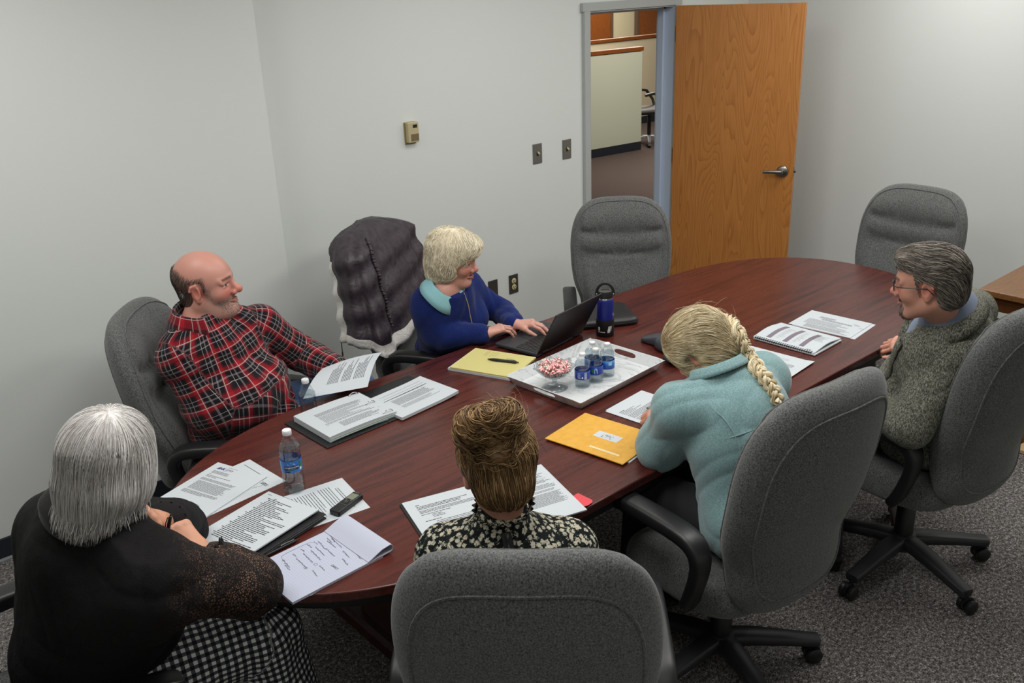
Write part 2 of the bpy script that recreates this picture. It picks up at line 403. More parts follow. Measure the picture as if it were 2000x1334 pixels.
MB().box((0, 0, .36), (1.5, .05, .3)).obj('modesty_panel', M['table_side'], tb)

# side table by the right wall
st = empty('side_table', (4.38, 1.665, 0), 0, 'square oak side table at the right edge of the room', 'side table')
MB().box((.36, -.17, .725), (.74, .36, .03), .004).obj('tabletop', M['side_oak'], st)
MB().box((.36, -.17, .672), (.67, .29, .075), .002).obj('apron', m_oak('side_oak_dark', [(100, 62, 30), (86, 50, 22), (56, 30, 12)], 'x', 2), st)
for dx in (.05, .63):
    for dy in (-.03, -.30): MB().box((dx, dy, .36), (.05, .05, .7), .003).obj('leg', M['side_oak'], st)
tag(MB().box((4.40, 1.34, .012), (.19, .05, .02), .003, rot=Euler((0, 0, -.12))).obj('wood_strip', plain('pale_pine', (206, 178, 134), .6)), 'short pale pine strip lying on the carpet by the side table', 'wood strip')

# ------------------------------------------------------------------ chairs
def smooth(a, b, x): t = min(1, max(0, (x-a)/(b-a))); return t*t*(3-2*t)
def back_shape():
    """backrest in local frame: y across, s up its length; returns point functions"""
    Ht, S0 = .735, .405
    def half(s):                                  # half width along the length
        t = s/Ht
        return .252+.022*math.sin(PI*min(1, max(0, (t-.25)/.75)))-.022*math.exp(-((t-.22)/.13)**2)+.006*smooth(.25, 0, t)
    def spine(s): return -.235-.05*math.sin(PI*.9*s/Ht)*0-.10*max(0,s/Ht)**1.3+.03*math.exp(-((s-.2)/.12)**2)-.02
    def pos(y, s, off):                            # off >0 towards the sitter
        h = .004; d = (spine(s+h)-spine(s-h))/(2*h); nx, nz = 1/math.hypot(1, d), -d/math.hypot(1, d)
        wrap = .045*(abs(y)/.25)**2
        return (spine(s)+wrap+nx*off, y, S0+s*.985+nz*off)
    return Ht, half, pos
def outline(Ht, half, k, n=96):
    """rounded closed outline scaled by k"""
    pts = []; rt, rb = .15, .11
    for i in range(n):
        a = 2*PI*i/n; ca, sa = math.cos(a), math.sin(a); e = .50 if sa > 0 else .56
        yy = math.copysign(abs(ca)**e, ca); ss = math.copysign(abs(sa)**e, sa)
        s = Ht/2+ss*Ht/2*1.0; y = yy*half(s)
        pts.append((y*k, Ht/2+(s-Ht/2)*k))
    return pts
def make_backrest(parent):
    Ht, half, pos = back_shape(); vs = []; fs = []; n = 96
    def fd(y, s, k):                               # front thickness with bolsters and tufts
        t = .066*max(0, 1-k**5)**.5
        w = half(s); inside = smooth(.86, .76, abs(y)/w)
        for s0 in (.545, .425): t -= .020*math.exp(-((s-s0-.03*(y/w)**2+.012)/.012)**2)*inside
        t -= .007*math.exp(-((abs(y)/w-.8)/.035)**2)*smooth(.02, .1, s)
        t += .012*math.exp(-((s-.61)/.06)**2)*inside+.010*math.exp(-((s-.485)/.035)**2)*inside+.014*math.exp(-((s-.2)/.16)**2)*inside
        return t
    def bd(k):                                     # rear: soft roll, a seam, then a flat panel
        t =   .082*max(0, 1-k**2.5)**.5
        if k > .84: return -t
        return -(  .082*max(0, 1-.84**2.5)**.5-.006*0-.004*math.exp(-((k-.84)/.012)**2)+.012*smooth(.84, .6, k))
    ks_f = [1, .992, .975, .95, .92, .88, .84, .8, .76, .72, .67, .6, .52, .44, .36, .28, .2, .12, .05]
    # front uses a grid for crisp tufts
    rings = []
    for k in ks_f: rings.append([pos(y, s, fd(y, s, k)) for y, s in outline(Ht, half, k)])
    ks_b = [.992, .975, .95, .92, .89, .865, .85, .84, .83, .8, .7, .55, .35, .15, .05]
    back = []
    for k in ks_b:
        pts = []
        for y, s in outline(Ht, half, k):
            pts.append(pos(y, s-(.0 if k > .84 else 0), bd(k)))
        back.append(pts)
    allr = back[::-1]+rings
    for r in allr: vs += r
    R_ = len(allr)
    for j in range(R_-1):
        for i in range(n): k = (i+1) % n; fs.append((j*n+i, j*n+k, (j+1)*n+k, (j+1)*n+i))
    fs.append(tuple(range(n))[::-1]); fs.append(tuple((R_-1)*n+i for i in range(n)))
    o = np_mesh('backrest', vs, [f for f in fs], M['fabric'], parent)
    m = o.modifiers.new('s', 'SUBSURF'); m.levels = m.render_levels = 1
    mb = MB()
    mb.tube([pos(y, s, bd(.84)-.0015) for y, s in outline(Ht, half, .842)], .0042, 6, closed=True)
    mb.obj('piping', M['fabric'], o)
    mb = MB(); mb.tube([pos(y, s, fd(y, s, .93)+.0012) for y, s in outline(Ht, half, .93)], .0030, 6, closed=True); mb.obj('piping', M['fabric'], o)
    return o
def make_chair():
    ch = empty('office_chair')
    make_backrest(ch)
    # seat cushion
    n = 72; rings = []
    def ring(k, z):
        r = []
        for i in range(n):
            a = 2*PI*i/n; ca, sa = math.cos(a), math.sin(a); x = math.copysign(abs(ca)**.55, ca)*.245*k; y = math.copysign(abs(sa)**.5, sa)*.255*k
            zz = z-(.05*smooth(.12, .26, x) if z > .4 else .012*smooth(.1, .26, x)); zz += .018*(abs(y)/.255)**2*smooth(.45, .47, z)
            r.append((x+.015, y, zz))
        return r
    for k, z in ((.05, .372), (.6, .372), (.86, .375), (.95, .385), (.99, .405), (1, .43), (.985, .452), (.95, .47), (.9, .482), (.8, .49), (.6, .487), (.35, .478), (.05, .474)): rings.append(ring(k, z))
    vs = sum(rings, []); R_ = len(rings); fs = [(j*n+i, j*n+(i+1) % n, (j+1)*n+(i+1) % n, (j+1)*n+i) for j in range(R_-1) for i in range(n)]
    fs += [tuple(range(n))[::-1], tuple((R_-1)*n+i for i in range(n))]
    so = np_mesh('seat', vs, fs, M['fabric'], ch); m = so.modifiers.new('s', 'SUBSURF'); m.levels = m.render_levels = 1
    for sg in (1, -1):
        y = sg*.285
        pts = [(.215, y, .615), (.205, y, .640), (.17, y, .654), (.10, y, .661), (.0, y, .664), (-.09, y, .664), (-.135, y, .655), (-.16, y, .628), (-.165, y, .59), (-.15, y*.99, .53), (-.12, y*.96, .45), (-.08, y*.85, .392), (-.05, y*.6, .372)]
        rs = [.6, .9, 1.0, 1.0, 1.0, 1.0, 1.0, .95, .85, .8, .8, .8, .7]
        mb = MB(); mb.tube(pts, rs, 14, flat=(.036, .024)); ar = mb.obj('armrest', M['black'], ch); m = ar.modifiers.new('s', 'SUBSURF'); m.levels = m.render_levels = 1
    MB().box((-.02, 0, .352), (.26, .2, .04), .008).obj('tilt_mechanism', M['black'], ch)
    MB().tube([(.0, -.05, .35), (.03, -.2, .345), (.05, -.27, .35)], .005, 8).obj('lever', M['black'], ch)
    MB().lathe([(.033, .12), (.033, .24), (.027, .245), (.027, .34)], 24, (0, 0, 0)).obj('gas_column', M['black'], ch)
    MB().lathe([(.05, .075), (.055, .09), (.05, .125), (.036, .135)], 24).obj('hub', M['base_black'], ch)
    for i in range(5):
        a = 2*PI*i/5+.35; c, s = math.cos(a), math.sin(a); mb = MB(); mb.T = Matrix.Rotation(a, 4, 'Z')
        pts = [(.03, 0, .108), (.1, 0, .106), (.2, 0, .094), (.28, 0, .082), (.318, 0, .078)]
        mb.tube(pts, [1.15, 1.1, .95, .85, .8], 12, flat=(.03, .02)); mb.obj('base_leg', M['base_black'], ch)
        mb = MB(); mb.T = Matrix.Translation((c*.315, s*.315, 0))@Matrix.Rotation(a*2.3+1, 4, 'Z')
        mb.cyl((0, 0, .05), (0, 0, .082), .008, n=10)
        mb.lathe([(.012, -.008), (.026, -.006), (.026, .006), (.012, .008)], 20, (-.012, 0, .034), (0, 1, 0))
        for sg in (-1, 1): mb.lathe([(.006, 0), (.024, .001), (.027, .006), (.027, .014), (.022, .018), (.006, .019)], 24, (-.012, sg*.009, .0275), (0, sg, 0))
        mb.obj('caster', M['black'], ch)
    return ch
CHAIRS = [
 ((1.29, 3.18), -40, 'grey fabric office chair at far left holding the man in the plaid shirt'),
 ((2.38, 3.27), -58, 'office chair with a jacket draped over its back, holding the woman in blue'),
 ((3.39, 3.05), -133, 'empty grey office chair in front of the open doorway'),
 ((4.42, 2.20), 178, 'empty grey office chair behind the far right end of the table, under the right wall'),
 ((1.205, 1.375), 46, 'grey office chair seen from behind at the front, holding the person with the hair bun'),
 ((2.115, 1.46), 84, 'grey office chair holding the woman with the long braid'),
 ((3.09, 1.32), 84, 'grey office chair at the right edge holding the man in the tweed blazer'),
 ((.30, 2.17), -4, 'office chair mostly hidden beneath the woman in black lace at lower left'),
]
ch0 = make_chair(); chs = []
for i, ((x, y), a, lab) in enumerate(CHAIRS):
    c = ch0 if i == 0 else copy_tree(ch0)
    place(c, (x, y, 0), math.radians(a)); k_ = {0: (1.05, .98), 1: (1.05, .98), 2: (1.0, .96), 3: (1.07, .97)}.get(i, (1.05, 1.05)); c.scale = (k_[0], k_[0], k_[1]); tag(c, lab, 'office chair', 'grey office chairs around the conference table'); chs.append(c)

# office chair down the hall
hc = empty('task_chair', (9.75, 8.35, 0), math.radians(150), 'black mesh task chair down the hallway beyond the door', 'office chair')
MB().box((0, 0, .46), (.46, .48, .07), .03).obj('seat', M['black'], hc)
MB().tube([(-.22, 0, .5), (-.28, 0, .7), (-.3, 0, 1.0)], [1, 1, .9], 12, flat=(.2, .02)).obj('backrest', M['black'], hc)
for sg in (-1, 1): MB().tube([(.16, sg*.28, .69), (.05, sg*.28, .71), (-.05, sg*.28, .69), (-.14, sg*.28, .57), (-.16, sg*.25, .48)], [1, 1.1, 1, .9, .9], 10, flat=(.03, .018)).obj('armrest', M['black'], hc)
MB().cyl((0, 0, .1), (0, 0, .43), .025).obj('gas_column', M['black'], hc)
for i in range(5):
    a = 2*PI*i/5; c, s = math.cos(a), math.sin(a)
    MB().tube([(0, 0, .11), (c*.15, s*.15, .1), (c*.3, s*.3, .07)], [1.2, 1, .8], 10, flat=(.025, .016)).obj('base_leg', plain('grey_base', (130, 130, 134), .4), hc)
    MB().lathe([(.025, -.02), (.028, 0), (.025, .02)], 16, (c*.3, s*.3, .029), (-s, c, 0)).obj('caster', M['black'], hc)

# ------------------------------------------------------------------ paper and writing
def fit(cs, w, h, z=TZ, swap=False):
    """rectangle of true size laid over corners TL, TR, BR, BL (None = hidden); returns centre x, y and yaw"""
    loc = [(-w/2, h/2), (w/2, h/2), (w/2, -h/2), (-w/2, -h/2)]
    A = []; B = []
    for c, l in zip(cs, loc):
        if c is not None: p = Z(c[0], c[1], z); A.append(l); B.append(p[:2])
    A = np.array(A); B = np.array(B); ca, cb = A.mean(0), B.mean(0); a, b = A-ca, B-cb
    th = math.atan2((a[:, 0]*b[:, 1]-a[:, 1]*b[:, 0]).sum(), (a*b).sum()); c, s = math.cos(th), math.sin(th)
    ctr = cb-np.array([[c, -s], [s, c]])@ca
    return float(ctr[0]), float(ctr[1]), th
class Sheet:
    def __init__(s, w, h, t=.0006, zf=None, nx=14, ny=18):
        s.w, s.h, s.t = w, h, t; s.zf = zf or (lambda x, y: 0); s.mb = MB(); vs = []; fs = []
        X = [-w/2+w*i/nx for i in range(nx+1)]; Y = [-h/2+h*j/ny for j in range(ny+1)]
        for lay in (0, 1):
            for y in Y:
                for x in X: vs.append((x, y, s.zf(x, y)+(t if lay else 0)))
        n = (nx+1)*(ny+1); I = lambda i, j, l: l*n+j*(nx+1)+i
        for j in range(ny):
            for i in range(nx): fs.append((I(i, j, 1), I(i+1, j, 1), I(i+1, j+1, 1), I(i, j+1, 1))); fs.append((I(i, j, 0), I(i, j+1, 0), I(i+1, j+1, 0), I(i+1, j, 0)))
        for i in range(nx): fs.append((I(i, 0, 0), I(i+1, 0, 0), I(i+1, 0, 1), I(i, 0, 1))); fs.append((I(i+1, ny, 0), I(i, ny, 0), I(i, ny, 1), I(i+1, ny, 1)))
        for j in range(ny): fs.append((I(0, j+1, 0), I(0, j, 0), I(0, j, 1), I(0, j+1, 1))); fs.append((I(nx, j, 0), I(nx, j+1, 0), I(nx, j+1, 1), I(nx, j, 1)))
        s.mb.add(vs, fs, False); s.r = random.Random(int(w*1e4+h*1e5)+len(bpy.data.objects))
    def P(s, x, y, e=.00025):                       # x, y from the top-left corner
        x, y = x-s.w/2, s.h/2-y; return (x, y, s.zf(x, y)+s.t+e)
    def bar(s, x0, y0, x1, y1, m=1, e=.00025, n=1):
        s.mb.m = m
        for i in range(n):
            a, b = x0+(x1-x0)*i/n, x0+(x1-x0)*(i+1)/n; s.mb.quad(s.P(a, y1, e), s.P(b, y1, e), s.P(b, y0, e), s.P(a, y0, e))
        s.mb.m = 0
    def text(s, x0, y0, x1, n, lead=.0046, hh=.0017, rag=.12, m=1, last=None, ind=0):
        hh *= 1.2
        for k in range(n):
            y = y0+k*lead; xe = x1-(x1-x0)*s.r.random()*rag
            if last is not None and k == n-1: xe = x0+(x1-x0)*last
            x = x0+(ind if k else 0)
            while x < xe-.002:
                wl = min(s.r.uniform(.004, .015), xe-x); s.bar(x, y, x+wl, y+hh, m); x += wl+.0014
        return y0+n*lead
    def stroke(s, pts, wd=.0005, m=2):
        s.mb.m = m; L = None
        for i in range(len(pts)-1):
            (a, b), (c, d) = pts[i], pts[i+1]; l = math.hypot(c-a, d-b) or 1; nx, ny = -(d-b)/l*wd, (c-a)/l*wd
            s.mb.quad(s.P(a+nx, b+ny, .0004), s.P(c+nx, d+ny, .0004), s.P(c-nx, d-ny, .0004), s.P(a-nx, b-ny, .0004))
        s.mb.m = 0
    def scrawl(s, x, y, length, hgt=.004, ang=0):
        pts = []; n = int(length/.0011); ph = s.r.random()*6
        for i in range(n+1):
            t = i/n; u = length*t+.0009*math.sin(i*1.7+ph); v = hgt*(.5*math.sin(i*2.1+ph)+.35*s.r.uniform(-1, 1))*(1.6 if s.r.random() < .14 else .8)
            pts.append((x+u*math.cos(ang)-v*math.sin(ang), y+u*math.sin(ang)+v*math.cos(ang)))
        s.stroke(pts, .00032)
    def letters(s, txt, x, y, size, m=1, bold=True, shear=0, e=.0004, sp=1):
        vs, fs = text_mesh(txt, size, bold, shear, sp); s.mb.m = m
        s.mb.add([s.P(x+v.x, y-v.y, e) for v in vs], fs, False); s.mb.m = 0
    def obj(s, name, f, z, label=None, cat='paper', mats=None, parent=None, group=None):
        o = s.mb.obj(name, mats or [M['paper'], M['ink'], M['inkd']], parent); o.location = (f[0], f[1], z); o.rotation_euler = (0, 0, f[2])
        if label: tag(o, label, cat, group)
        return o
LW, LL = .2159, .2794
M['logo_blue'] = plain('navy_logo_ink', (28, 40, 110), .7); M['logo_gold'] = plain('gold_logo_ink', (190, 160, 90), .7)
M['rule'] = plain('pale_blue_rule', (150, 165, 205), .8); M['yellow_rule'] = plain('olive_rule', (176, 168, 108), .8)
M['yellow'] = plain('yellow_legal_paper', (206, 197, 128), .75); M['lilac'] = plain('notepad_paper', (186, 190, 206), .75)
M['leather'] = noisy('black_leatherette', (20, 20, 22), (34, 34, 36), 300, .42, .4, .0006)

# -- in front of the woman in black
f = fit([(491.2, 899.6), (554.3, 937.1), None, None], LW, LL); s = Sheet(LW, LL); s.text(.02, .03, .12, 1, last=1, rag=0); s.stroke([(.17, .06), (.185, .05), (.18, .075), (.172, .1)], .0005); s.text(.16, .05, .2, 3)
s.obj('paper_sheet', f, TZ, 'loose white sheet fanned out beneath the letter, corner nearest the big water bottle')
f = fit([(418, 913), None, (381, 1023.5), None], LW, LL, TZ+.001); s = Sheet(LW, LL); s.text(.03, .245, .12, 2, hh=.0012)
s.obj('paper_sheet', f, TZ+.0008, 'white sheet mostly covered by the letter with the blue logo')
f = fit([(426.2, 902.1), None, (392.4, 1017.4), None], LW, LL, TZ+.003); s = Sheet(LW, LL, .0012, lambda x, y: .0008)
s.mb.m = 0; s.letters('SIHK', .042, .028, .017, 3, True, .35, sp=.86); s.letters(')', .066, .027, .019, 3, True, .3); s.text(.074, .022, .094, 2, .004, .0014, m=3); s.bar(.074, .030, .092, .0315, 4)
s.text(.06, .012, .1, 1, hh=.0009); y = s.text(.028, .044, .1, 4, .0042, .0012); s.text(.028, .066, .04, 1, hh=.0012); s.text(.028, .073, .13, 1, rag=0); s.text(.028, .080, .08, 1)
y = s.text(.026, .093, .172, 3, .0046, .0014, .06); y = s.text(.030, .112, .172, 11, .0046, .0014, .12); y = s.text(.026, .168, .172, 4, .0046, .0014, .08, last=.6); s.text(.04, .222, .16, 3, .004, .0011)
s.obj('letter', f, TZ+.0016, 'printed letter with a dark blue slanted logo at its top', 'letter', [M['paper'], M['ink'], M['inkd'], M['logo_blue'], M['logo_gold']])
f = fit([(667, 932.6), (724.3, 992.5), None, None], LW, LL); s = Sheet(LW, LL); s.text(.05, .035, .19, 2, .0075, .0016); s.text(.03, .058, .19, 5, .0085, .0016, .4); s.text(.03, .108, .19, 9, .0085, .0016, .35); s.bar(.06, .20, .13, .24, 1); s.text(.02, .20, .19, 6, .007, .0018, .4)
s.obj('paper_sheet', f, TZ, 'typed sheet lying under the voice recorder')
# padfolio with the stapled list on it
f = fit([None, (622, 1017), (487, 1103), None], .245, .31, TZ+.012)
pf = empty('padfolio', (f[0], f[1], TZ), f[2], 'thick black padfolio beneath the stapled list of agenda items', 'padfolio')
MB().box((0, 0, .004), (.245, .315, .004), .0018).box((-.118, 0, .0095), (.01, .315, .014), .004).box((0, 0, .0165), (.245, .315, .004), .0018).obj('cover', M['leather'], pf)
MB().box((.002, 0, .0103), (.228, .298, .0085)).obj('writing_pad', M['paper'], pf)
f = fit([None, (618.5, 999), (482.2, 1086.8), None], LW, LL, TZ+.027); cz = lambda x, y: .0012+.006*smooth(.0, .14, x+.0*y)
s = Sheet(LW, LL, .004, cz); s.bar(.012, .012, .028, .0135, 2)
y0 = .028; s.bar(.05, .022, .062, .0245, 2)
for k in range(31):
    L_ = s.r.choice([.05, .07, .1, .12, .15]) if k < 12 else s.r.choice([.08, .12, .15, .165]); s.text(.03+(.008 if k % 4 else 0), y0+k*.0072, .03+L_, 1, hh=.0024, rag=0, m=2 if k % 5 == 0 else 1)
s.bar(.15, .09, .164, .093, 2)
s.obj('stapled_document', f, TZ+.0185, 'stapled typed list on top of the black padfolio', 'document')
# notepad
f = fit([(660.6, 1023), (743.4, 1085.5), (573, 1180.6), (492.4, 1104.6)], LW, LL, TZ+.008)
npd = empty('notepad', (f[0], f[1], TZ), f[2], 'lined white notepad with handwritten names and its used pages folded over the top', 'notepad')
s = Sheet(LW, LL, .007, nx=20, ny=24)
for k in range(32): s.bar(.004, .03+k*.0079, LW-.002, .0303+k*.0079, 1, .0002, 4)
for (x, y, L_, a) in ((.03, .028, .028, .3), (.028, .046, .04, .25), (.045, .052, .06, .1), (.034, .06, .03, .1), (.046, .068, .045, 0), (.15, .03, .03, .2), (.16, .038, .028, .1), (.158, .046, .03, .2), (.028, .086, .05, .15), (.075, .09, .05, .1), (.022, .096, .02, 0), (.045, .106, .055, .1), (.02, .116, .025, 0), (.052, .124, .06, .1), (.12, .064, .04, .15), (.15, .086, .035, .2), (.026, .14, .018, 0), (.05, .146, .055, .1), (.13, .146, .03, .1), (.03, .168, .02, 0), (.056, .172, .06, .08), (.135, .17, .035, .2), (.03, .2, .05, .15), (.06, .21, .03, .1)): s.scrawl(x, y, L_, .0042, a)
s.stroke([(.024, .1), (.017, .108), (.015, .14), (.015, .18), (.018, .196), (.026, .2)], .0004)
for cx, cy in ((.112, .178), (.118, .15)): s.stroke([(cx+.006*math.cos(a), cy+.004*math.sin(a)) for a in np.linspace(0, 6.3, 14)], .0004)
s.letters('DAKS', .165, .122, .011, 2, False, .3)
o = s.mb.obj('page_block', [M['lilac'], M['rule'], M['inkd']], npd); o.location = (0, 0, 0)
# folded-over pages: a roll running along the top edge
path = [(.060, .0082), (.072, .0088), (.10, .012)]; prof = []
for i in range(15): a = PI*.5-PI*i/14; prof.append((.165+.0115*math.cos(a), .0165+.0115*math.sin(a)))
prof = [(.092, .0085), (.105, .0125), (.12, .0185), (.14, .0255)]+prof[0:]+[(.14, .0040), (.115, .0020)]
mb = MB(); n = len(prof); w2 = LW/2
P0 = [(-w2, y, z) for y, z in prof]+[(w2, y, z) for y, z in prof]
inn = []
for i in range(n):
    a = Vector(prof[max(i-1, 0)]); b = Vector(prof[min(i+1, n-1)]); d = (b-a).normalized(); inn.append((prof[i][0]+d.y*.0022*1, prof[i][1]-d.x*.0022))
P1 = [(-w2, y, max(z, .0005)) for y, z in inn]+[(w2, y, max(z, .0005)) for y, z in inn]
N4 = 2*n; fs = []
for i in range(n-1): fs += [(i, i+1, n+i+1, n+i), (N4+i, N4+n+i, N4+n+i+1, N4+i+1), (i, N4+i, N4+i+1, i+1), (n+i, n+i+1, N4+n+i+1, N4+n+i)]
mb.add(P0+P1, fs, True); mb.obj('folded_pages', M['lilac'], npd)
f = fit([None, (772, 1063), (716, 1108), None], LW, LL, TZ); s = Sheet(.2, .26); s.obj('paper_sheet', (npd.location.x+.035, npd.location.y+.0, npd.rotation_euler.z+.06), TZ-.0006+.0006, 'white sheet poking out from under the handwritten notepad')
npd.location.z = TZ+.0007
# pens
def pen(name, a, b, r, mats, label, tip=True):
    """a = tip end, b = cap end"""
    A, B = Vector(a), Vector(b); d = (B-A).length; e = empty(name, A, 0, label, 'pen'); ax = (B-A).normalized()
    MB().lathe([(.0006, 0), (.0012, .004), (.0022, .006), (r*.8, .02), (r, .026), (r*1.08, .05)], 16, (0, 0, 0), ax).obj('grip', mats[1], e)
    MB().lathe([(r, .05), (r, d*.86), (r*.8, d*.93), (r*.45, d*.94), (r*.45, d)], 16, (0, 0, 0), ax).obj('barrel', mats[0], e)
    side = Vector((0, 0, 1)).cross(ax).normalized(); u = ax.cross(side)
    MB().tube([ax*d*.62+u*(-r*1.5)*-1, ax*d*.75+u*r*1.7, ax*d*.9+u*r*1.3], .0014, 8).obj('clip', mats[2], e); return e
def zl(u, v, z): p = Z(u, v, z); return (p[0], p[1], z)
pen('ballpoint_pen', zl(490, 1100, TZ+.006), zl(584, 1053, TZ+.006), .0048, [M['black'], M['blackrub'], M['steel']], 'black ballpoint pen lying between the padfolio and the handwritten notepad')
# voice recorder
a, b = Z(653, 1001, TZ+.012), Z(700, 966, TZ+.012); L_ = .112; yaw = math.atan2(b[1]-a[1], b[0]-a[0]); ctr = (a+b)/2
vr = empty('voice_recorder', (ctr[0], ctr[1], TZ+.0008), yaw, 'black handheld voice recorder lying on a typed sheet', 'voice recorder')
MB().box((0, 0, .0095), (.115, .037, .018), .004, 3).obj('body', M['black'], vr)
MB().box((.03, 0, .0188), (.03, .026, .0008)).obj('display', plain('lcd_grey_green', (122, 126, 108), .3), vr)
MB().lathe([(.009, 0), (.009, .001), (.006, .0016)], 20, (-.002, 0, .0184)).obj('button', M['base_black'], vr)
MB().lathe([(.0035, 0), (.0035, .0014)], 14, (-.002, 0, .0192)).box((.011, .009, .0188), (.006, .004, .001), .0004).box((.011, -.009, .0188), (.006, .004, .001), .0004).box((-.016, 0, .0186), (.0015, .03, .0006)).obj('button', M['steel'], vr)
MB().box((.052, 0, .0188), (.004, .014, .0006)).obj('microphone_slot', M['steel'], vr)
MB().box((.0565, 0, .0095), (.005, .030, .013), .002).obj('end_cap', M['chrome'], vr)

# -- ring binder
fb = fit([(799, 732), (884.7, 772.7), (641.7, 878), (555.3, 824.9)], .28, .56, TZ+.003)
bd_ = empty('ring_binder', (fb[0], fb[1], TZ), fb[2], 'open black ring binder in front of the man in plaid', 'binder')
MB().box((0, .148, .0022), (.278, .262, .004), .0015).obj('cover', M['leather'], bd_)
MB().box((0, -.152, .0022), (.278, .258, .004), .0015).obj('cover', M['leather'], bd_)
MB().box((0, -.003, .0028), (.278, .042, .005), .0015).obj('spine', M['leather'], bd_)
MB().box((0, -.003, .007), (.25, .022, .004), .0018).obj('ring_plate', M['steel'], bd_)
for rx in (-.108, 0, .108):
    MB().tube([(rx, -.003+.026*math.cos(a), .012+.024*math.sin(a)) for a in np.linspace(0, PI, 16)], .0017, 8).obj('ring', M['chrome'], bd_)
rz = lambda dx, dy: (fb[0]+dx*math.cos(fb[2])-dy*math.sin(fb[2]), fb[1]+dx*math.sin(fb[2])+dy*math.cos(fb[2]))
# far stack (beyond the rings) and near stack; text runs along the rings' direction for both
def txt_page(s, seed):
    s.text(.03, .03, .18, 1); s.bar(.02, .035, .195, .036, 2)
    s.text(.05, .05, .19, 10, .0048, .0015, .1); s.text(.03, .105, .19, 6, .005, .0015, .2)
c = rz(.0, .150); s = Sheet(LW, LL, .010, lambda x, y: .004*(x/.1)**2*(1 if x > 0 else 0))
s.text(.03, .034, .18, 2, .008, .001, 0); s.bar(.02, .06, .198, .0625, 2); s.text(.05, .078, .19, 12, .0048, .0014, .1); s.text(.06, .145, .19, 5, .0046, .0012, .1); s.bar(.02, .02, .195, .0208)
f2 = fit([(729, 780), (817, 744), (879, 764.6), (788, 810.5)], LL, LW, TZ+.016)
s = Sheet(LL, LW, .011, lambda x, y: .005*max(0, (x-.03)/.11)**2, 18, 14)
s.bar(.05, .03, .25, .0308); s.bar(.05, .05, .25, .0508); s.bar(.04, .066, .25, .0688, 2); s.text(.06, .082, .24, 8, .0062, .0018, .1); s.text(.06, .14, .24, 4, .006, .0014, .3)
s.obj('page_stack', f2, TZ+.0046, 'smaller stack of punched pages on the right half of the open binder', 'papers')
f3 = fit([(583, 799), (680, 764.6), (766.8, 809.6), (667, 860)], LL, LW*1.16, TZ+.028)
s = Sheet(LL, LW*1.1, .021, lambda x, y: .004*math.cos(x*14)+.003*smooth(.0, -.14, x), 20, 14); s.mb.m = 0
y = s.text(.05, .055, .25, 4, .0062, .0018, .1, m=2); y = s.text(.05, .084, .25, 9, .0064, .0015, .5); s.text(.04, .145, .25, 2, .007, .0018, .1); s.bar(.04, .16, .26, .1615, 2); s.text(.08, .168, .25, 7, .0058, .0016, .35)
o = s.obj('page_stack', f3, TZ+.0046, 'thick stack of punched pages on the left half of the open binder', 'papers')
mb = MB()
for k, zz in enumerate((.006, .0125)): mb.box((0, -LW*.55+.002, zz), (LL*.99, .006, .0016))
mb.obj('divider_page', plain('pale_green_divider', (176, 208, 188), .7), o)

# -- legal pad group in front of the woman in blue
f = fit([(1037, 702), (996, 741), (878, 720), (928, 683)], LW, LL, TZ+.006); s = Sheet(LW, LL, .009)
s.obj('writing_pad', f, TZ, 'white writing pad directly under the yellow legal pad', 'notepad')
f = fit([(1040, 696.5), (999, 737.5), (883, 716.5), (932.5, 679.3)], LW, LL, TZ+.016); s = Sheet(LW, LL, .006, nx=10, ny=12)
for k in range(31): s.bar(.004, .03+k*.0078, LW-.003, .0306+k*.0078, 1, .0002)
for y in (.16, .172, .184, .2, .21): s.scrawl(.012, y, .05, .003)
s.obj('legal_pad', f, TZ+.0092, 'yellow ruled legal pad with a black pen on it', 'notepad', [M['yellow'], M['yellow_rule'], plain('faint_pencil', (150, 145, 100), .8)])
pen('ballpoint_pen', zl(951, 701, TZ+.021), zl(1013, 708, TZ+.021), .006, [M['black'], M['blackrub'], M['steel']], 'chunky black pen lying on the yellow legal pad')
a = Z(1015, 727, TZ+.004); b = Z(1037, 706, TZ+.004)
nb = empty('folder', ((a[0]+b[0])/2, (a[1]+b[1])/2, TZ), math.atan2(b[1]-a[1], b[0]-a[0]), 'dark blue folder edge between the legal pad and the white tray', 'folder')
MB().box((.0, .02, .0035), (.10, .05, .006), .001).obj('cover', plain('navy_cover', (34, 38, 104), .35), nb)
nb.location.z = TZ

# -- front woman's papers
def W2(f, x, y): c, s_ = math.cos(f[2]), math.sin(f[2]); return (f[0]+x*c-y*s_, f[1]+x*s_+y*c)
f = fit([(778, 984), (1046, 908), (1158, 1010), None], .46, .30, TZ+.004)
fo = Sheet(.30, .31, .004); f5 = (*W2(f, -.085, -.004), f[2])
fo.obj('clipboard_folder', f5, TZ, 'black folder under the left papers of the person with the bun', 'folder', [M['leather'], M['leather'], M['leather']])
s = Sheet(LL, .30, .003, nx=12, ny=12); s.text(.03, .035, .12, 1, hh=.0022, rag=0, last=.15, m=2); s.text(.03, .045, .2, 3, .007, .0022, .3, m=2); s.text(.03, .07, .27, 3, .006, .0018, .08); s.text(.03, .092, .13, 1, hh=.002, m=2); s.text(.06, .1, .1, 3, .007, .0018, .3); s.text(.03, .128, .08, 1, hh=.0022, m=2); s.text(.06, .14, .26, 14, .0075, .0018, .25)
s.obj('document', (*W2(f, -.088, .0), f[2]), TZ+.0042, 'typed document on a black folder, left of the person with the bun', 'document')
s = Sheet(LW, .30, .004, lambda x, y: .0035*smooth(-.1, .1, x), nx=12, ny=12)
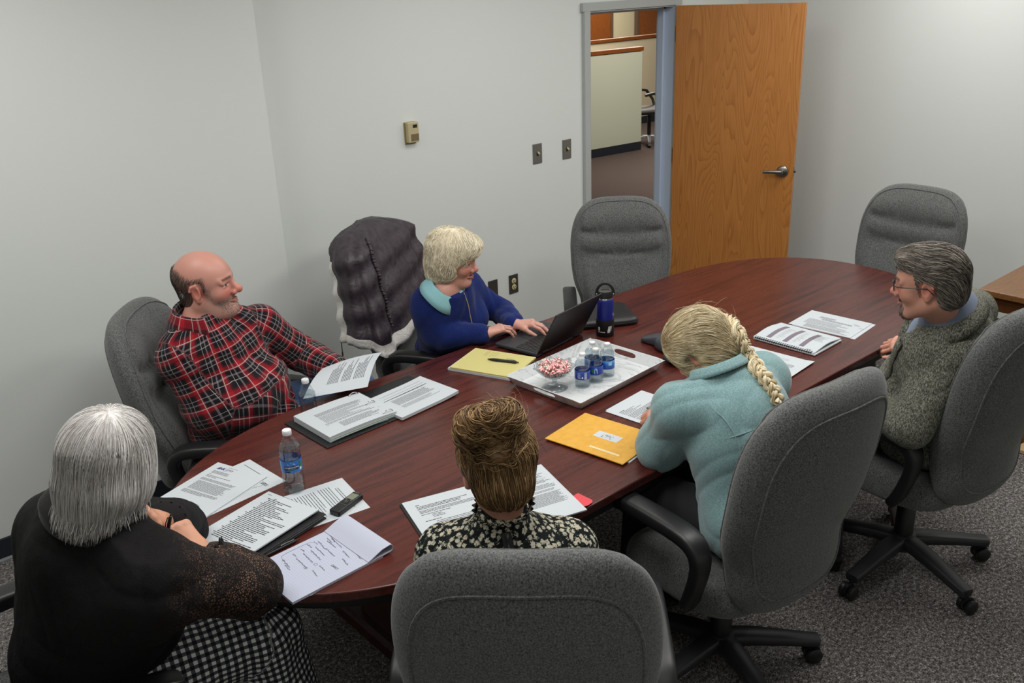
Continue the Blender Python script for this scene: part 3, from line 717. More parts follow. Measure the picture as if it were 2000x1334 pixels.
s.text(.03, .05, .2, 1); s.text(.03, .06, .2, 2, .007); s.bar(.03, .08, .19, .081); s.text(.03, .088, .2, 3, .006); s.text(.03, .115, .2, 4, .006); s.text(.03, .145, .2, 2, .006); s.text(.05, .163, .2, 14, .0046, .0014, .12)
s.obj('document', (*W2(f, .128, .0), f[2]), TZ+.0075, 'typed document with the red tab, right of the person with the bun', 'document')
a, b = Z(1113, 968, TZ+.006), Z(1160, 988, TZ+.006); tb_ = MB().prism([(-.03, -.026), (.03, -.022), (.036, -.01), (.036, .012), (.028, .022), (-.03, .026)], 0, .0012)
o = tb_.obj('index_tab', plain('coral_red_plastic', (216, 62, 72), .45)); place(o, ((a[0]+b[0])/2, (a[1]+b[1])/2+.006, TZ+.0050), math.atan2(b[1]-a[1], b[0]-a[0])); tag(o, 'coral red divider tab sticking out from the papers near the table edge', 'divider tab')

# -- braided woman's papers
f = fit([(1182.5, 803.4), (1250.8, 764), None, None], LW, LL, TZ+.003); f = (f[0], f[1], f[2])
f = fit([(1250.8, 764), None, None, (1182.5, 803.4)], LL, LW, TZ+.003)
f = (f[0], f[1], f[2])
s = Sheet(LL, LW, .0015); s.obj('paper_sheet', (f[0]+.008, f[1]+.006, f[2]-.02), TZ, 'white sheet under the page the woman with the braid writes on')
f = fit([(1182.5, 803.4), (1250.8, 764), None, None], LW, LL, TZ+.003); s = Sheet(LW, LL, .0012)
s.text(.02, .045, .05, 1, hh=.0024, m=2, rag=0); s.text(.02, .053, .13, 4, .0068, .0017, .5); s.text(.02, .082, .2, 5, .0066, .0019, .06); s.text(.02, .118, .19, 9, .0072, .0018, .5); s.text(.04, .185, .19, 10, .007, .0017, .5); s.scrawl(.13, .13, .04); s.scrawl(.14, .15, .03)
s.obj('document', f, TZ+.0017, 'typed document the woman with the braid is writing on', 'document')
f = fit([(1151.8, 805.5), None, (1217, 914.5), (1077, 858)], .315, .235, TZ+.006)
f = fit([(1151.8, 805.5), (1268, 849), (1217, 914.5), (1077, 858)], .31, .235, TZ+.006)
s = Sheet(.295, LW, .004); s.obj('paper_sheet', (*W2(f, .012, .018), f[2]+.02), TZ, 'white papers sticking out from behind the yellow envelope')
s = Sheet(.31, .235, .003, lambda x, y: .0012*math.sin(x*9+1)+.0012, nx=16, ny=12)
s.bar(.12, .085, .215, .128, 3, n=10); s.text(.147, .098, .19, 4, .0062, .0026, .2, m=2); s.bar(.155, .19, .27, .2, 4, n=10); s.text(.16, .1938, .26, 1, hh=.0008)
s.stroke([(.275+.007*math.cos(a), .125+.006*math.sin(a)) for a in np.linspace(0, 6.3, 18)], .0004, 1)
s.obj('manila_envelope', f, TZ+.0043, 'yellow-orange mailing envelope with a white address label', 'envelope', [noisy('kraft_yellow', (212, 158, 54), (222, 168, 64), 40, .6, .1), plain('faint_brown', (170, 120, 40), .7), M['inkd'], M['paper'], plain('cream_strip', (226, 214, 170), .7)])
f = fit([(1464, 672), (1588, 709), (1546, 743), None], LL, LW, TZ+.004)
s = Sheet(LL, LW, .001, lambda x, y: .002+.004*smooth(.1, .14, x)); s.text(.05, .04, .2, 2, .01, .001); s.text(.09, .05, .18, 10, .007, .0014, .5); s.text(.18, .08, .24, 6, .005, .0012); s.text(.02, .1, .1, 8, .008, .0014, .5)
s.obj('paper_sheet', f, TZ, 'typed sheet beyond the shoulder of the woman with the braid')

# -- papers in front of the man in the blazer
f = fit([(1585.5, 606), (1704, 632.5), (1632, 677), None], LL, LW*1.0, TZ+.002); f = fit([(1585.5, 606), (1704, 632.5), None, None], LL, LW, TZ+.002)
s = Sheet(LL, LW, .0012); s.obj('paper_sheet', (f[0]+.0, f[1]-.018, f[2]+.02), TZ, 'bottom white sheet under the typed page at the right of the table')
s = Sheet(LL, LW, .0014); s.text(.07, .05, .15, 4, .006, .0016, .3); s.text(.09, .075, .23, 3, .006, .0018, .1); s.text(.04, .1, .24, 8, .0078, .0016, .3); s.text(.06, .165, .26, 6, .007, .0018, .2); s.scrawl(.22, .06, .03); s.scrawl(.23, .07, .03); s.scrawl(.26, .09, .02)
s.obj('document', f, TZ+.0016, 'typed page with pencil marks behind the spiral report', 'document')
f = fit([None, None, (1590, 690), (1471, 657)], LL, LW, TZ+.012)
s = Sheet(LL*1.01, LW, .005); s.obj('report', (f[0]-.004, f[1]-.006, f[2]), TZ+.0032, 'closed spiral report, lower of the two stacked reports', 'report')
sr = empty('spiral_report', (f[0], f[1], TZ+.0088), f[2], 'open black-coil report showing three grey bars, on top of another report', 'report')
s = Sheet(LL, LW, .004, lambda x, y: .010*max(0, math.sin((y+.108)/.216*PI))**1.5, nx=12, ny=20)
for k in range(3): s.bar(.045+k*.075, .035, .066+k*.075, .19, 3, n=2); 
M['bar_grey'] = plain('mauve_grey_ink', (122, 112, 122), .8)
s.mb.f = s.mb.f; s.text(.195, .05, .26, 8, .009, .0014, .5); s.text(.08, .06, .11, 12, .01, .001, .6); s.text(.155, .06, .185, 12, .01, .001, .6); s.text(.235, .16, .255, 1, hh=.003, m=2)
# subdivide the bars along y so that they follow the sag
s2_ = Sheet(LL, LW, .004, s.zf, nx=12, ny=20)
mb = s2_.mb
for k in range(3):
    for j in range(16):
        y0, y1 = .035+.155*j/16, .035+.155*(j+1)/16; s2_.bar(.045+k*.075, y0, .066+k*.075, y1, 3)
s2_.text(.195, .05, .26, 8, .009, .0014, .5); s2_.text(.08, .06, .11, 12, .01, .001, .6); s2_.text(.155, .06, .185, 12, .01, .001, .6); s2_.text(.235, .196, .255, 1, hh=.003, m=2)
o = s2_.mb.obj('pages', [M['paper'], M['ink'], M['inkd'], M['bar_grey']], sr)
for i in range(27):
    x = -LL/2+.012+i*(LL-.024)/26; mb = MB(); mb.tube([(x, -LW/2+.002+.0075*math.cos(a), .002+.0065*math.sin(a)) for a in np.linspace(0, 2*PI, 12, endpoint=False)], .0012, 6, closed=True)
    if i == 0: coil = mb
    else: coil.v and None; n0 = len(coil.v); coil.v += mb.v; coil.f += [tuple(q+n0 for q in f_) for f_ in mb.f]; coil.mi += mb.mi; coil.sm += mb.sm
coil.box((0, -LW/2+.002, .002), (LL-.02, .008, .004), .0015).obj('coil', M['black'], sr)

# ------------------------------------------------------------------ glass, bottles, tray
def m_clear(name, tint=(1, 1, 1), gl=.9):
    t = NT(name); t.t.nodes.remove(t.b); tr = t.n('ShaderNodeBsdfTransparent'); tr.inputs[0].default_value = (*tint, 1); g = t.n('ShaderNodeBsdfGlossy'); g.inputs['Roughness'].default_value = .08
    fz = t.n('ShaderNodeLayerWeight'); fz.inputs[0].default_value = .35; mx = t.n('ShaderNodeMixShader'); r = t.ramp(fz.outputs['Facing'], [(.0, (.06, .06, .06, 1)), (.75, (.16, .16, .16, 1)), (1, (gl, gl, gl, 1))])
    t.l(r, mx.inputs[0]); t.l(tr, mx.inputs[1]); t.l(g, mx.inputs[2]); t.l(mx, t.out); return t.m
M['pet'] = m_clear('clear_bottle_plastic', (.93, .95, .96), .7)
M['water'] = m_clear('water', (.84, .88, .90), .45)
M['glass'] = m_clear('cut_glass', (.80, .82, .83), 1.0)
def m_label(name, stops, sky):
    t = NT(name); v = t.coord(); sp = t.n('ShaderNodeSeparateXYZ'); t.l(v, sp); n = t.noise(v, 90, 3)
    f = t.math('ADD', sp.outputs[2], t.math('MULTIPLY', t.math('SUBTRACT', n, .5), .008))
    f = t.math('MULTIPLY', f, 1/sky); t.set(Base_Color=t.ramp(f, stops), Roughness=.35); return t.m
def bottle(loc, rz, hgt, r, lab, label, kind, sc_lab, group=None):
    e = empty('water_bottle', loc, rz, label, 'water bottle', group); k = hgt; q = r
    prof = [(q*.55, .0), (q*.86, .003*k/.2), (q*.97, .02*k), (q, .08*k), (q*.97, .12*k), (q, .15*k), (q*.985, .24*k), (q*.93, .32*k), (q*.93, .34*k), (q*.93, .56*k), (q*.97, .58*k), (q*.985, .60*k), (q*.93, .63*k), (q*.98, .66*k), (q*.96, .72*k), (q*.75, .8*k), (q*.52, .87*k), (q*.36, .92*k), (q*.34, .95*k), (q*.42, .955*k), (q*.42, .962*k), (q*.34, .965*k)]
    MB().lathe(prof, 40, cap=True).obj('bottle', M['pet'], e)
    wp = [(max(a-.0016, .004), b+.001) for a, b in prof if b < .74*k]; wp[-1] = (wp[-1][0], .735*k); MB().lathe(wp, 40).obj('water', M['water'], e)
    MB().lathe([(q*.40, .925*k), (q*.42, .93*k), (q*.42, .99*k), (q*.38, 1.0*k)], 32).obj('cap', M['white'], e)
    z0, z1 = (.36*k, .55*k) if kind != 'small' else (.27*k, .52*k)
    zl0 = MB(); n = 48
    for i in range(n):
        a0, a1 = 2*PI*i/n, 2*PI*(i+1)/n; rr = q*(.955 if kind != 'small' else .965)+.0004
        if kind == 'small': rr = q*1.0+.0006
        zl0.add([(rr*math.cos(a0), rr*math.sin(a0), z0), (rr*math.cos(a1), rr*math.sin(a1), z0), (rr*math.cos(a1), rr*math.sin(a1), z1), (rr*math.cos(a0), rr*math.sin(a0), z1)], [(0, 1, 2, 3)], True)
    L_ = zl0.obj('label', [lab], e); rr = (q*.955+.0004 if kind != 'small' else q+.0006)+.0003
    def wrap(vs, a_off, zc): return [((rr)*math.cos(a_off+v.x/rr), (rr)*math.sin(a_off+v.x/rr), zc+v.y) for v in vs]
    def patch(x0, x1, y0, y1, m, name='label_print', ao=0, e_=0):
        mb = MB(); nn = 8
        for i in range(nn):
            a0, a1 = ao+(x0+(x1-x0)*i/nn)/rr, ao+(x0+(x1-x0)*(i+1)/nn)/rr; R2 = rr+e_
            mb.quad((R2*math.cos(a0), R2*math.sin(a0), y0), (R2*math.cos(a1), R2*math.sin(a1), y0), (R2*math.cos(a1), R2*math.sin(a1), y1), (R2*math.cos(a0), R2*math.sin(a0), y1))
        return mb
    return e, L_, wrap, patch, z0, z1, rr
navy = plain('label_navy', (16, 26, 84), .4); lgreen = plain('label_green', (40, 120, 60), .4); lwhite = plain('label_white', (230, 236, 240), .4); lmint = plain('label_mint', (120, 190, 120), .4)
labL = m_label('mountain_label', [(.0, srgb(86, 150, 215)), (.2, srgb(60, 130, 205)), (.55, srgb(50, 112, 190)), (1, srgb(120, 180, 232))], .21)
e, L_, wrap, patch, z0, z1, rr = bottle((1.082, 2.332, TZ), math.atan2(-2.33, -1.08), .208, .0335, labL, 'large bottle of water standing alone among the papers at the left', 'big', .2)
zz = z0; hL = z1-z0
patch(-.024, .021, z0+.010, z0+.024, navy).obj('label_print', navy, L_)
mb = MB(); mb.m = 0
for px_, pz, w_ in ((-.012, .012, .010), (-.002, .017, .012), (.006, .013, .009)):
    base = z0+.022; mb.add(wrap([Vector((px_-w_, base)), Vector((px_+w_, base)), Vector((px_+.001, base+pz*.8))], 0, 0), [(0, 1, 2)], False)
mb.obj('label_print', lwhite, L_)
vs, fs = text_mesh('ICE MOUNTAIN', .0062, True); rr += .0003; MB().add(wrap(vs, 0, z0+.0185), fs, False).obj('label_print', lwhite, L_)
vs, fs = text_mesh('100% NATURAL', .0038, True); MB().add(wrap(vs, 0, z0+.0130), fs, False).obj('label_print', lmint, L_); rr -= .0003
patch(.024, .034, z0+.014, z1-.006, lgreen).obj('label_print', lgreen, L_); patch(.026, .034, z0+.004, z0+.013, lwhite).obj('label_print', lwhite, L_)
patch(-.024, -.006, z0+.003, z0+.0065, navy).obj('label_print', navy, L_)
labS = m_label('small_bottle_label', [(.25, srgb(20, 40, 130)), (.42, srgb(28, 62, 160)), (.52, srgb(40, 90, 190))], .14)
labB = m_label('bright_label', [(.25, srgb(16, 50, 130)), (.4, srgb(30, 100, 190)), (.5, srgb(110, 175, 225))], .14)
TF = TZ+.008
for i, (u, v, mm, rz_, lb) in enumerate(((1139, 759, labS, 0, 'small water bottle nearest the candy dish on the tray'), (1164.5, 749, labS, 1.0, 'small water bottle in the middle of the cluster, with a green leaf mark'), (1187, 738, labB, 2.0, 'small water bottle at the right of the cluster, with a bright blue label'), (1158, 735, labB, 3.2, 'small water bottle at the back of the cluster on the tray'))):
    p = Z(u, v, TF); p[0] += .016; p[1] += .019
    e, L_, wrap, patch, z0, z1, rr = bottle((p[0], p[1], TF), math.atan2(-p[1], -p[0]), .135, .029, mm, lb, 'small', .14, 'small water bottles on the tray')
    if i == 0:
        patch(.008, .017, z0+.002, z1-.004, lwhite).obj('label_print', lwhite, L_); mb = MB()
        for k in range(9): q_ = patch(.009, .016, z0+.004+k*.003, z0+.0052+k*.003, navy, e_=.0003); n0 = len(mb.v); mb.v += q_.v; mb.f += [tuple(a+n0 for a in f_) for f_ in q_.f]; mb.mi += q_.mi; mb.sm += q_.sm
        mb.obj('label_print', navy, L_)
        mb = MB()
        for k in range(7): q_ = patch(-.02, -.006-.002*(k % 3), z0+.006+k*.0034, z0+.0068+k*.0034, lwhite, e_=.0003); n0 = len(mb.v); mb.v += q_.v; mb.f += [tuple(a+n0 for a in f_) for f_ in q_.f]; mb.mi += q_.mi; mb.sm += q_.sm
        mb.obj('label_print', lwhite, L_)
        vs = [Vector((.003*math.cos(a), .003*math.sin(a))) for a in np.linspace(0, 6.1, 12)]; MB().add(wrap(vs, 0, z0+.009), [tuple(range(12))], False).obj('label_print', lwhite, L_)
    if i == 1:
        vs = [Vector((-.012+.006*math.cos(a), .008*math.sin(a))) for a in np.linspace(0, 6, 14)]; MB().add(wrap(vs, 0, (z0+z1)/2), [tuple(range(14))], False).obj('label_print', lgreen, L_)
        vs = [Vector((-.004, -.012)), Vector((.008, -.012)), Vector((.008, .006)), Vector((.002, .012)), Vector((-.004, .006))]; MB().add(wrap(vs, 0, (z0+z1)/2), [(0, 1, 2, 3, 4)], False).obj('label_print', plain('label_pale', (150, 175, 215), .4), L_)
    if i == 2:
        patch(.006, .02, z0+.016, z1-.004, lwhite).obj('label_print', plain('label_sky', (150, 200, 235), .4), L_)

# tray
t = NT('white_marble'); v = t.coord(); n1 = t.noise(v, 5, 6, .6, 1.6); band = t.math('ABSOLUTE', t.math('SUBTRACT', n1, .5)); n2 = t.noise(v, 3, 2)
c = t.ramp(band, [(0, srgb(158, 163, 165)), (.012, srgb(198, 202, 202)), (.04, srgb(212, 215, 215))]); c = t.mix(t.math('MULTIPLY', n2, .5), c, srgb(214, 217, 217)); t.set(Base_Color=c, Roughness=.22); M['marble'] = t.m
fx = fit([(1155, 662), (1288, 703), (1130, 789), (1003, 733)], .37, .50, TZ+.04)
tr = empty('serving_tray', (fx[0], fx[1], TZ), fx[2], 'white marble-patterned rectangular serving tray with cut-out handles', 'tray')
W_, L_ = .37, .50; wi, li = W_-.05, L_-.05; hT = .042
MB().box((0, 0, .004), (wi, li, .006), .001).obj('tray_floor', M['marble'], tr)
# long walls
for sg in (-1, 1):
    a = [(sg*wi/2, -li/2, .002), (sg*wi/2, li/2, .002), (sg*W_/2, L_/2, hT), (sg*W_/2, -L_/2, hT)]; off = Vector((sg*.004, 0, 0)); mb = MB()
    vs = [Vector(p) for p in a]+[Vector(p)+off for p in a]; mb.add(vs, [(0, 1, 2, 3), (7, 6, 5, 4), (0, 4, 5, 1), (1, 5, 6, 2), (2, 6, 7, 3), (3, 7, 4, 0)], False); mb.obj('side_wall', M['marble'], tr)
for sg in (-1, 1):      # short walls with a slot
    n = 40; outer = []; inner = []
    for i in range(n):
        a = 2*PI*(i+.5)/n; c_, s_ = math.cos(a), math.sin(a); m_ = max(abs(c_), abs(s_)); ox, oy = c_/m_, s_/m_
        outer.append((ox, oy)); hx = math.copysign(abs(c_)**.5, c_); inner.append((hx*.054, .55+math.copysign(abs(s_)**.8, s_)*.24))
    def P_(x, t_, o_): return Vector((x, sg*(li/2+t_*.025)+sg*o_, .002+(hT-.002)*t_))
    vs = []
    for o_ in (0, .004):
        for ox, oy in outer: t_ = (oy+1)/2; vs.append(P_(ox*(wi/2+t_*.025), t_, o_))
        for x, t_ in inner: vs.append(P_(x, t_, o_))
    fs = []
    for i in range(n):
        j = (i+1) % n; fs += [(i, j, n+j, n+i), (2*n+i, 3*n+i, 3*n+j, 2*n+j), (n+i, n+j, 3*n+j, 3*n+i), (i, 2*n+i, 2*n+j, j)]
    MB().add(vs, fs, False).obj('handle_wall', M['marble'], tr)

# candy dish
p = Z(1088, 757, TF); dx, dy = p[0]-.006, p[1]+.006
cdish = empty('candy_dish', (dx, dy, TF), 0, 'footed cut-glass candy dish full of peppermints', 'candy dish')
n = 72; rings = []
def ring_(r, z, sc_=0, lift=0):
    return [((r*(1+sc_*math.cos(12*a)))*math.cos(a), (r*(1+sc_*math.cos(12*a)))*math.sin(a), z+lift*math.cos(6*a)+lift*.5*math.cos(12*a)) for a in [2*PI*i/n for i in range(n)]]
outp = [(.048, .0, 0, 0), (.05, .003, 0, 0), (.03, .006, 0, 0), (.012, .012, .03, 0), (.008, .022, .04, 0), (.010, .034, .03, 0), (.014, .040, 0, 0), (.030, .046, .02, 0), (.050, .058, .03, .001), (.064, .074, .035, .003), (.076, .088, .04, .005), (.079, .090, .045, .0055), (.074, .088, .04, .005), (.061, .075, .03, .003), (.047, .061, .02, .001), (.028, .050, 0, 0), (.004, .047, 0, 0)]
for q in outp: rings.append(ring_(*q))
vs = sum(rings, []); fs = [(j*n+i, j*n+(i+1) % n, (j+1)*n+(i+1) % n, (j+1)*n+i) for j in range(len(rings)-1) for i in range(n)]+[tuple(range(n))[::-1], tuple((len(rings)-1)*n+i for i in range(n))]
np_mesh('glass_dish', vs, fs, M['glass'], cdish)
# peppermints
t = NT('peppermint'); v = t.coord(); sp = t.n('ShaderNodeSeparateXYZ'); t.l(v, sp)
an = t.math('ARCTAN2', sp.outputs[1], sp.outputs[0]); an = t.math('ADD', an, t.math('MULTIPLY', t.math('POWER', t.math('ADD', t.math('POWER', sp.outputs[0], 2.0), t.math('POWER', sp.outputs[1], 2.0)), .5), 60.0))
st_ = t.math('GREATER_THAN', t.math('SINE', t.math('MULTIPLY', an, 6.0)), .35); t.set(Base_Color=t.mix(st_, srgb(240, 226, 220), srgb(205, 58, 54)), Roughness=.25); M['mint'] = t.m
M['wrap'] = m_clear('cellophane', (.97, .97, .97), .6)
def make_mint():
    e = empty('peppermint_candy'); MB().lathe([(.004, -.0045), (.0095, -.004), (.0118, 0), (.0095, .004), (.004, .0045)], 24).obj('candy', M['mint'], e)
    for sg in (-1, 1):
        mb = MB(); vs = []; nn = 9
        for i in range(nn): a = (i/(nn-1)-.5)*1.9; vs += [(sg*.0115, 0, .0006*(i % 2)), (sg*(.0115+.010*math.cos(a)), .010*math.sin(a), .0028*(1 if i % 2 else -1))]
        mb.add(vs, [(2*i, 2*i+2, 2*i+3, 2*i+1) for i in range(nn-1)], False)
        mb.obj('wrapper_twist', M['wrap'], e)
    return e
m0 = make_mint(); R3 = random.Random(5); k = 0
spots = []
for lay, (rad, zc, cnt) in enumerate(((.026, .058, 6), (.045, .072, 13), (.022, .074, 6), (.055, .087, 15), (.034, .092, 10), (.012, .098, 5))):
    for i in range(cnt): a = 2*PI*i/cnt+lay*.7+R3.uniform(-.15, .15); spots.append((rad*math.cos(a), rad*math.sin(a), zc+R3.uniform(-.002, .002)))
for i, (x, y, z) in enumerate(spots):
    c = m0 if i == 0 else copy_tree(m0); c.location = (dx+x, dy+y, TF+z); c.rotation_euler = (R3.uniform(-1.3, 1.3), R3.uniform(-1.3, 1.3), R3.uniform(0, 6))
    tag(c, 'wrapped red and white peppermint in the glass candy dish', 'candy', 'peppermints in the candy dish')

# flask
fl = empty('insulated_flask', (2.70, 2.54, TZ), math.atan2(-2.54, -2.70), 'navy insulated flask with a black lid loop and black rubber boot', 'flask')
r = .0365
MB().lathe([(r*.95, 0), (r*1.06, .004), (r*1.07, .07), (r*1.05, .075)], 48).obj('boot', M['blackrub'], fl)
MB().lathe([(r, .073), (r, .155), (r*.97, .162), (r*.9, .166)], 48).obj('body', plain('navy_powder_coat', (22, 34, 118), .35), fl)
MB().lathe([(r*.88, .165), (r*.88, .173)], 48).obj('neck', M['chrome'], fl)
MB().lathe([(r*.9, .172), (r*.92, .175), (r*.92, .198), (r*.86, .202), (r*.5, .2015), (r*.48, .2)], 48).obj('lid', M['black'], fl)
MB().tube([(0, r*1.0*math.cos(a), .186+.046*math.sin(a)) for a in np.linspace(-.15, PI+.15, 24)], 1, 10, flat=(.0035, .006)).obj('handle', M['black'], fl)
for sg in (-1, 1): MB().lathe([(.006, 0), (.006, .003), (.004, .004)], 16, (0, sg*(r*.95), .184), (0, sg, 0)).obj('rivet', M['steel'], fl)
mb = MB(); rr = r*1.075+.0004
for x0, x1, y0, y1 in ((.010, .015, .026, .050), (.0165, .0215, .026, .05), (.010, .0215, .021, .024), (.025, .027, .026, .05)):
    sh = .35*.02
    mb.quad(*[((rr)*math.cos((x+(y-y0)*.25)/rr), rr*math.sin((x+(y-y0)*.25)/rr), y) for x, y in ((x0, y0), (x1, y0), (x1, y1), (x0, y1))])
for k in range(6): x0 = -.032+k*.0055; mb.quad(*[(rr*math.cos(x/rr), rr*math.sin(x/rr), y) for x, y in ((x0, .022), (x0+.004, .022), (x0+.004, .026), (x0, .026))])
for x0, x1, y0, y1 in ((-.032, -.028, .03, .046), (-.027, -.023, .03, .046)): mb.quad(*[(rr*math.cos(x/rr), rr*math.sin(x/rr), y) for x, y in ((x0, y0), (x1, y0), (x1, y1), (x0, y1))])
mb.obj('boot_mark', M['white'], fl)
MB().quad(*[((r+.0005)*math.cos(x/r), (r+.0005)*math.sin(x/r), y) for x, y in ((.042, .09), (.046, .09), (.046, .104), (.042, .104))]).obj('side_mark', M['white'], fl)

# laptop
lt = empty('laptop', (2.275, 2.775, TZ), math.atan2(.04, .22)-0*1, 'open black laptop the woman in blue is typing on', 'laptop')
lt.rotation_euler[2] = math.radians(10)            # local x runs along the hinge, local -y towards the screen
MB().box((.162, -.112, .012), (.324, .226, .014), .004).obj('base', noisy('dark_magnesium', (46, 46, 49), (56, 56, 60), 200, .45, .1), lt)
kb = MB()
for r_i in range(6):
    y = -.205+r_i*.0185+.002; hgt_ = .0155 if r_i > 0 else .009
    x = .012; ws = {5: [.03, .03, .025, .11, .025, .03, .04], 4: [.04]+[.0175]*10+[.045], 3: [.032]+[.0175]*11+[.032], 2: [.026]+[.0175]*12+[.026], 1: [.0175]*13+[.034], 0: [.0175]*16}[r_i]
    tot = sum(ws)+.002*len(ws); k_ = .30/tot
    for w_ in ws: kb.box((x+w_*k_/2, y, .0198), (w_*k_-.001, hgt_, .002), .0006, 1); x += (w_+.002)*k_
kb.obj('keyboard', plain('key_plastic', (20, 20, 22), .4), lt)
MB().box((.162, -.053, .0192), (.1, .06, .0008)).box((.162, -.092, .0195), (.1, .012, .001)).obj('touchpad', plain('touchpad', (40, 40, 43), .5), lt)
MB().lathe([(.003, 0), (.0035, .002), (.002, .003)], 12, (.156, -.147, .020)).obj('pointing_stick', plain('red_rubber', (190, 44, 40), .6), lt)
a = math.radians(28); sM = MB(); sM.T = Matrix.Translation((.162, -.222, .016))@Matrix.Rotation(a, 4, 'X')
sM.box((0, 0, .108), (.324, .007, .216), .003).obj('screen', noisy('matte_lid', (22, 21, 22), (30, 28, 29), 300, .5, .1), lt)
sM = MB(); sM.T = Matrix.Translation((.162, -.222, .016))@Matrix.Rotation(a, 4, 'X'); sM.box((0, .0038, .112), (.304, .0008, .186)).obj('display', plain('dark_display', (12, 14, 18), .15), lt)
for x in (.05, .274): MB().cyl((x-.02, -.224, .016), (x+.02, -.224, .016), .006, n=12).obj('hinge', M['black'], lt)

# pouch behind the flask
P4 = [Z(u, v, TZ+.03)[:2] for u, v in ((1108, 636), (1152, 592), (1218, 587), (1252, 622))]
c4 = sum(P4)/4; pc = empty('laptop_sleeve', (c4[0], c4[1], TZ), 0, 'flat black zip sleeve lying behind the flask', 'sleeve')
pts = [(p-c4) for p in P4]; mb = MB(); rows = []
def rrect(k, z):
    out = []
    for i in range(48):
        t_ = i/48*4; j = int(t_); u = t_-j; a, b = pts[j], pts[(j+1) % 4]; q = a*(1-u)+b*u; cc = 1-.10*abs(2*u-1)**6; out.append((q[0]*k*cc, q[1]*k*cc, z))
    return out
for k_, z_ in ((.05, 0), (.9, 0), (.985, .004), (1.0, .014), (.985, .024), (.94, .030), (.6, .034), (.05, .034)): rows.append(rrect(k_, z_))
np_mesh('sleeve_body', sum(rows, []), [(j*48+i, j*48+(i+1) % 48, (j+1)*48+(i+1) % 48, (j+1)*48+i) for j in range(len(rows)-1) for i in range(48)]+[tuple(range(48))[::-1], tuple(7*48+i for i in range(48))], M['leather'], pc)
MB().tube([q for q in rrect(1.003, .015)], .0018, 6, closed=True).obj('zipper', M['blackrub'], pc)

# conference phone: three-lobed, mostly behind the braid
p = Z(1318, 671, TZ+.02); cp = empty('conference_phone', (p[0], p[1], TZ), 0, 'dark grey three-legged conference phone beyond the bent head of the woman with the braid', 'conference phone')
mb = MB(); n = 96; rows = []
def lobe(k, z, m_=.55):
    out = []
    for i in range(n): a = 2*PI*i/n; r_ = .085+.075*max(0, math.cos(1.5*(((a+.35+PI/3) % (2*PI/3))-PI/3)*2))**2; out.append((r_*k*math.cos(a), r_*k*math.sin(a), z*(1-.45*((r_-.085)/.075))))
    return out
for k_, z_ in ((.05, .004), (.93, .004), (1, .012), (.97, .028), (.85, .045), (.6, .056), (.45, .058), (.05, .050)): rows.append(lobe(k_, z_))
np_mesh('body', sum(rows, []), [(j*n+i, j*n+(i+1) % n, (j+1)*n+(i+1) % n, (j+1)*n+i) for j in range(len(rows)-1) for i in range(n)]+[tuple(range(n))[::-1], tuple(7*n+i for i in range(n))], plain('phone_grey', (64, 66, 72), .4), cp)
kx, ky = (Z(1326, 694, TZ+.03)-p)[:2]
MB().lathe([(.062, .048), (.064, .052), (.062, .0565), (.058, .058), (.05, .0565)], 48, (kx, ky, -.03)).obj('keypad_rim', M['black'], cp)
kb = MB()
for i in range(4):
    for j in range(3): kb.box((kx+(i-1.5)*.018, ky+(j-1)*.018, .031), (.012, .011, .006), .001)
kb.obj('keypad', plain('light_grey_keys', (190, 190, 190), .4), cp)

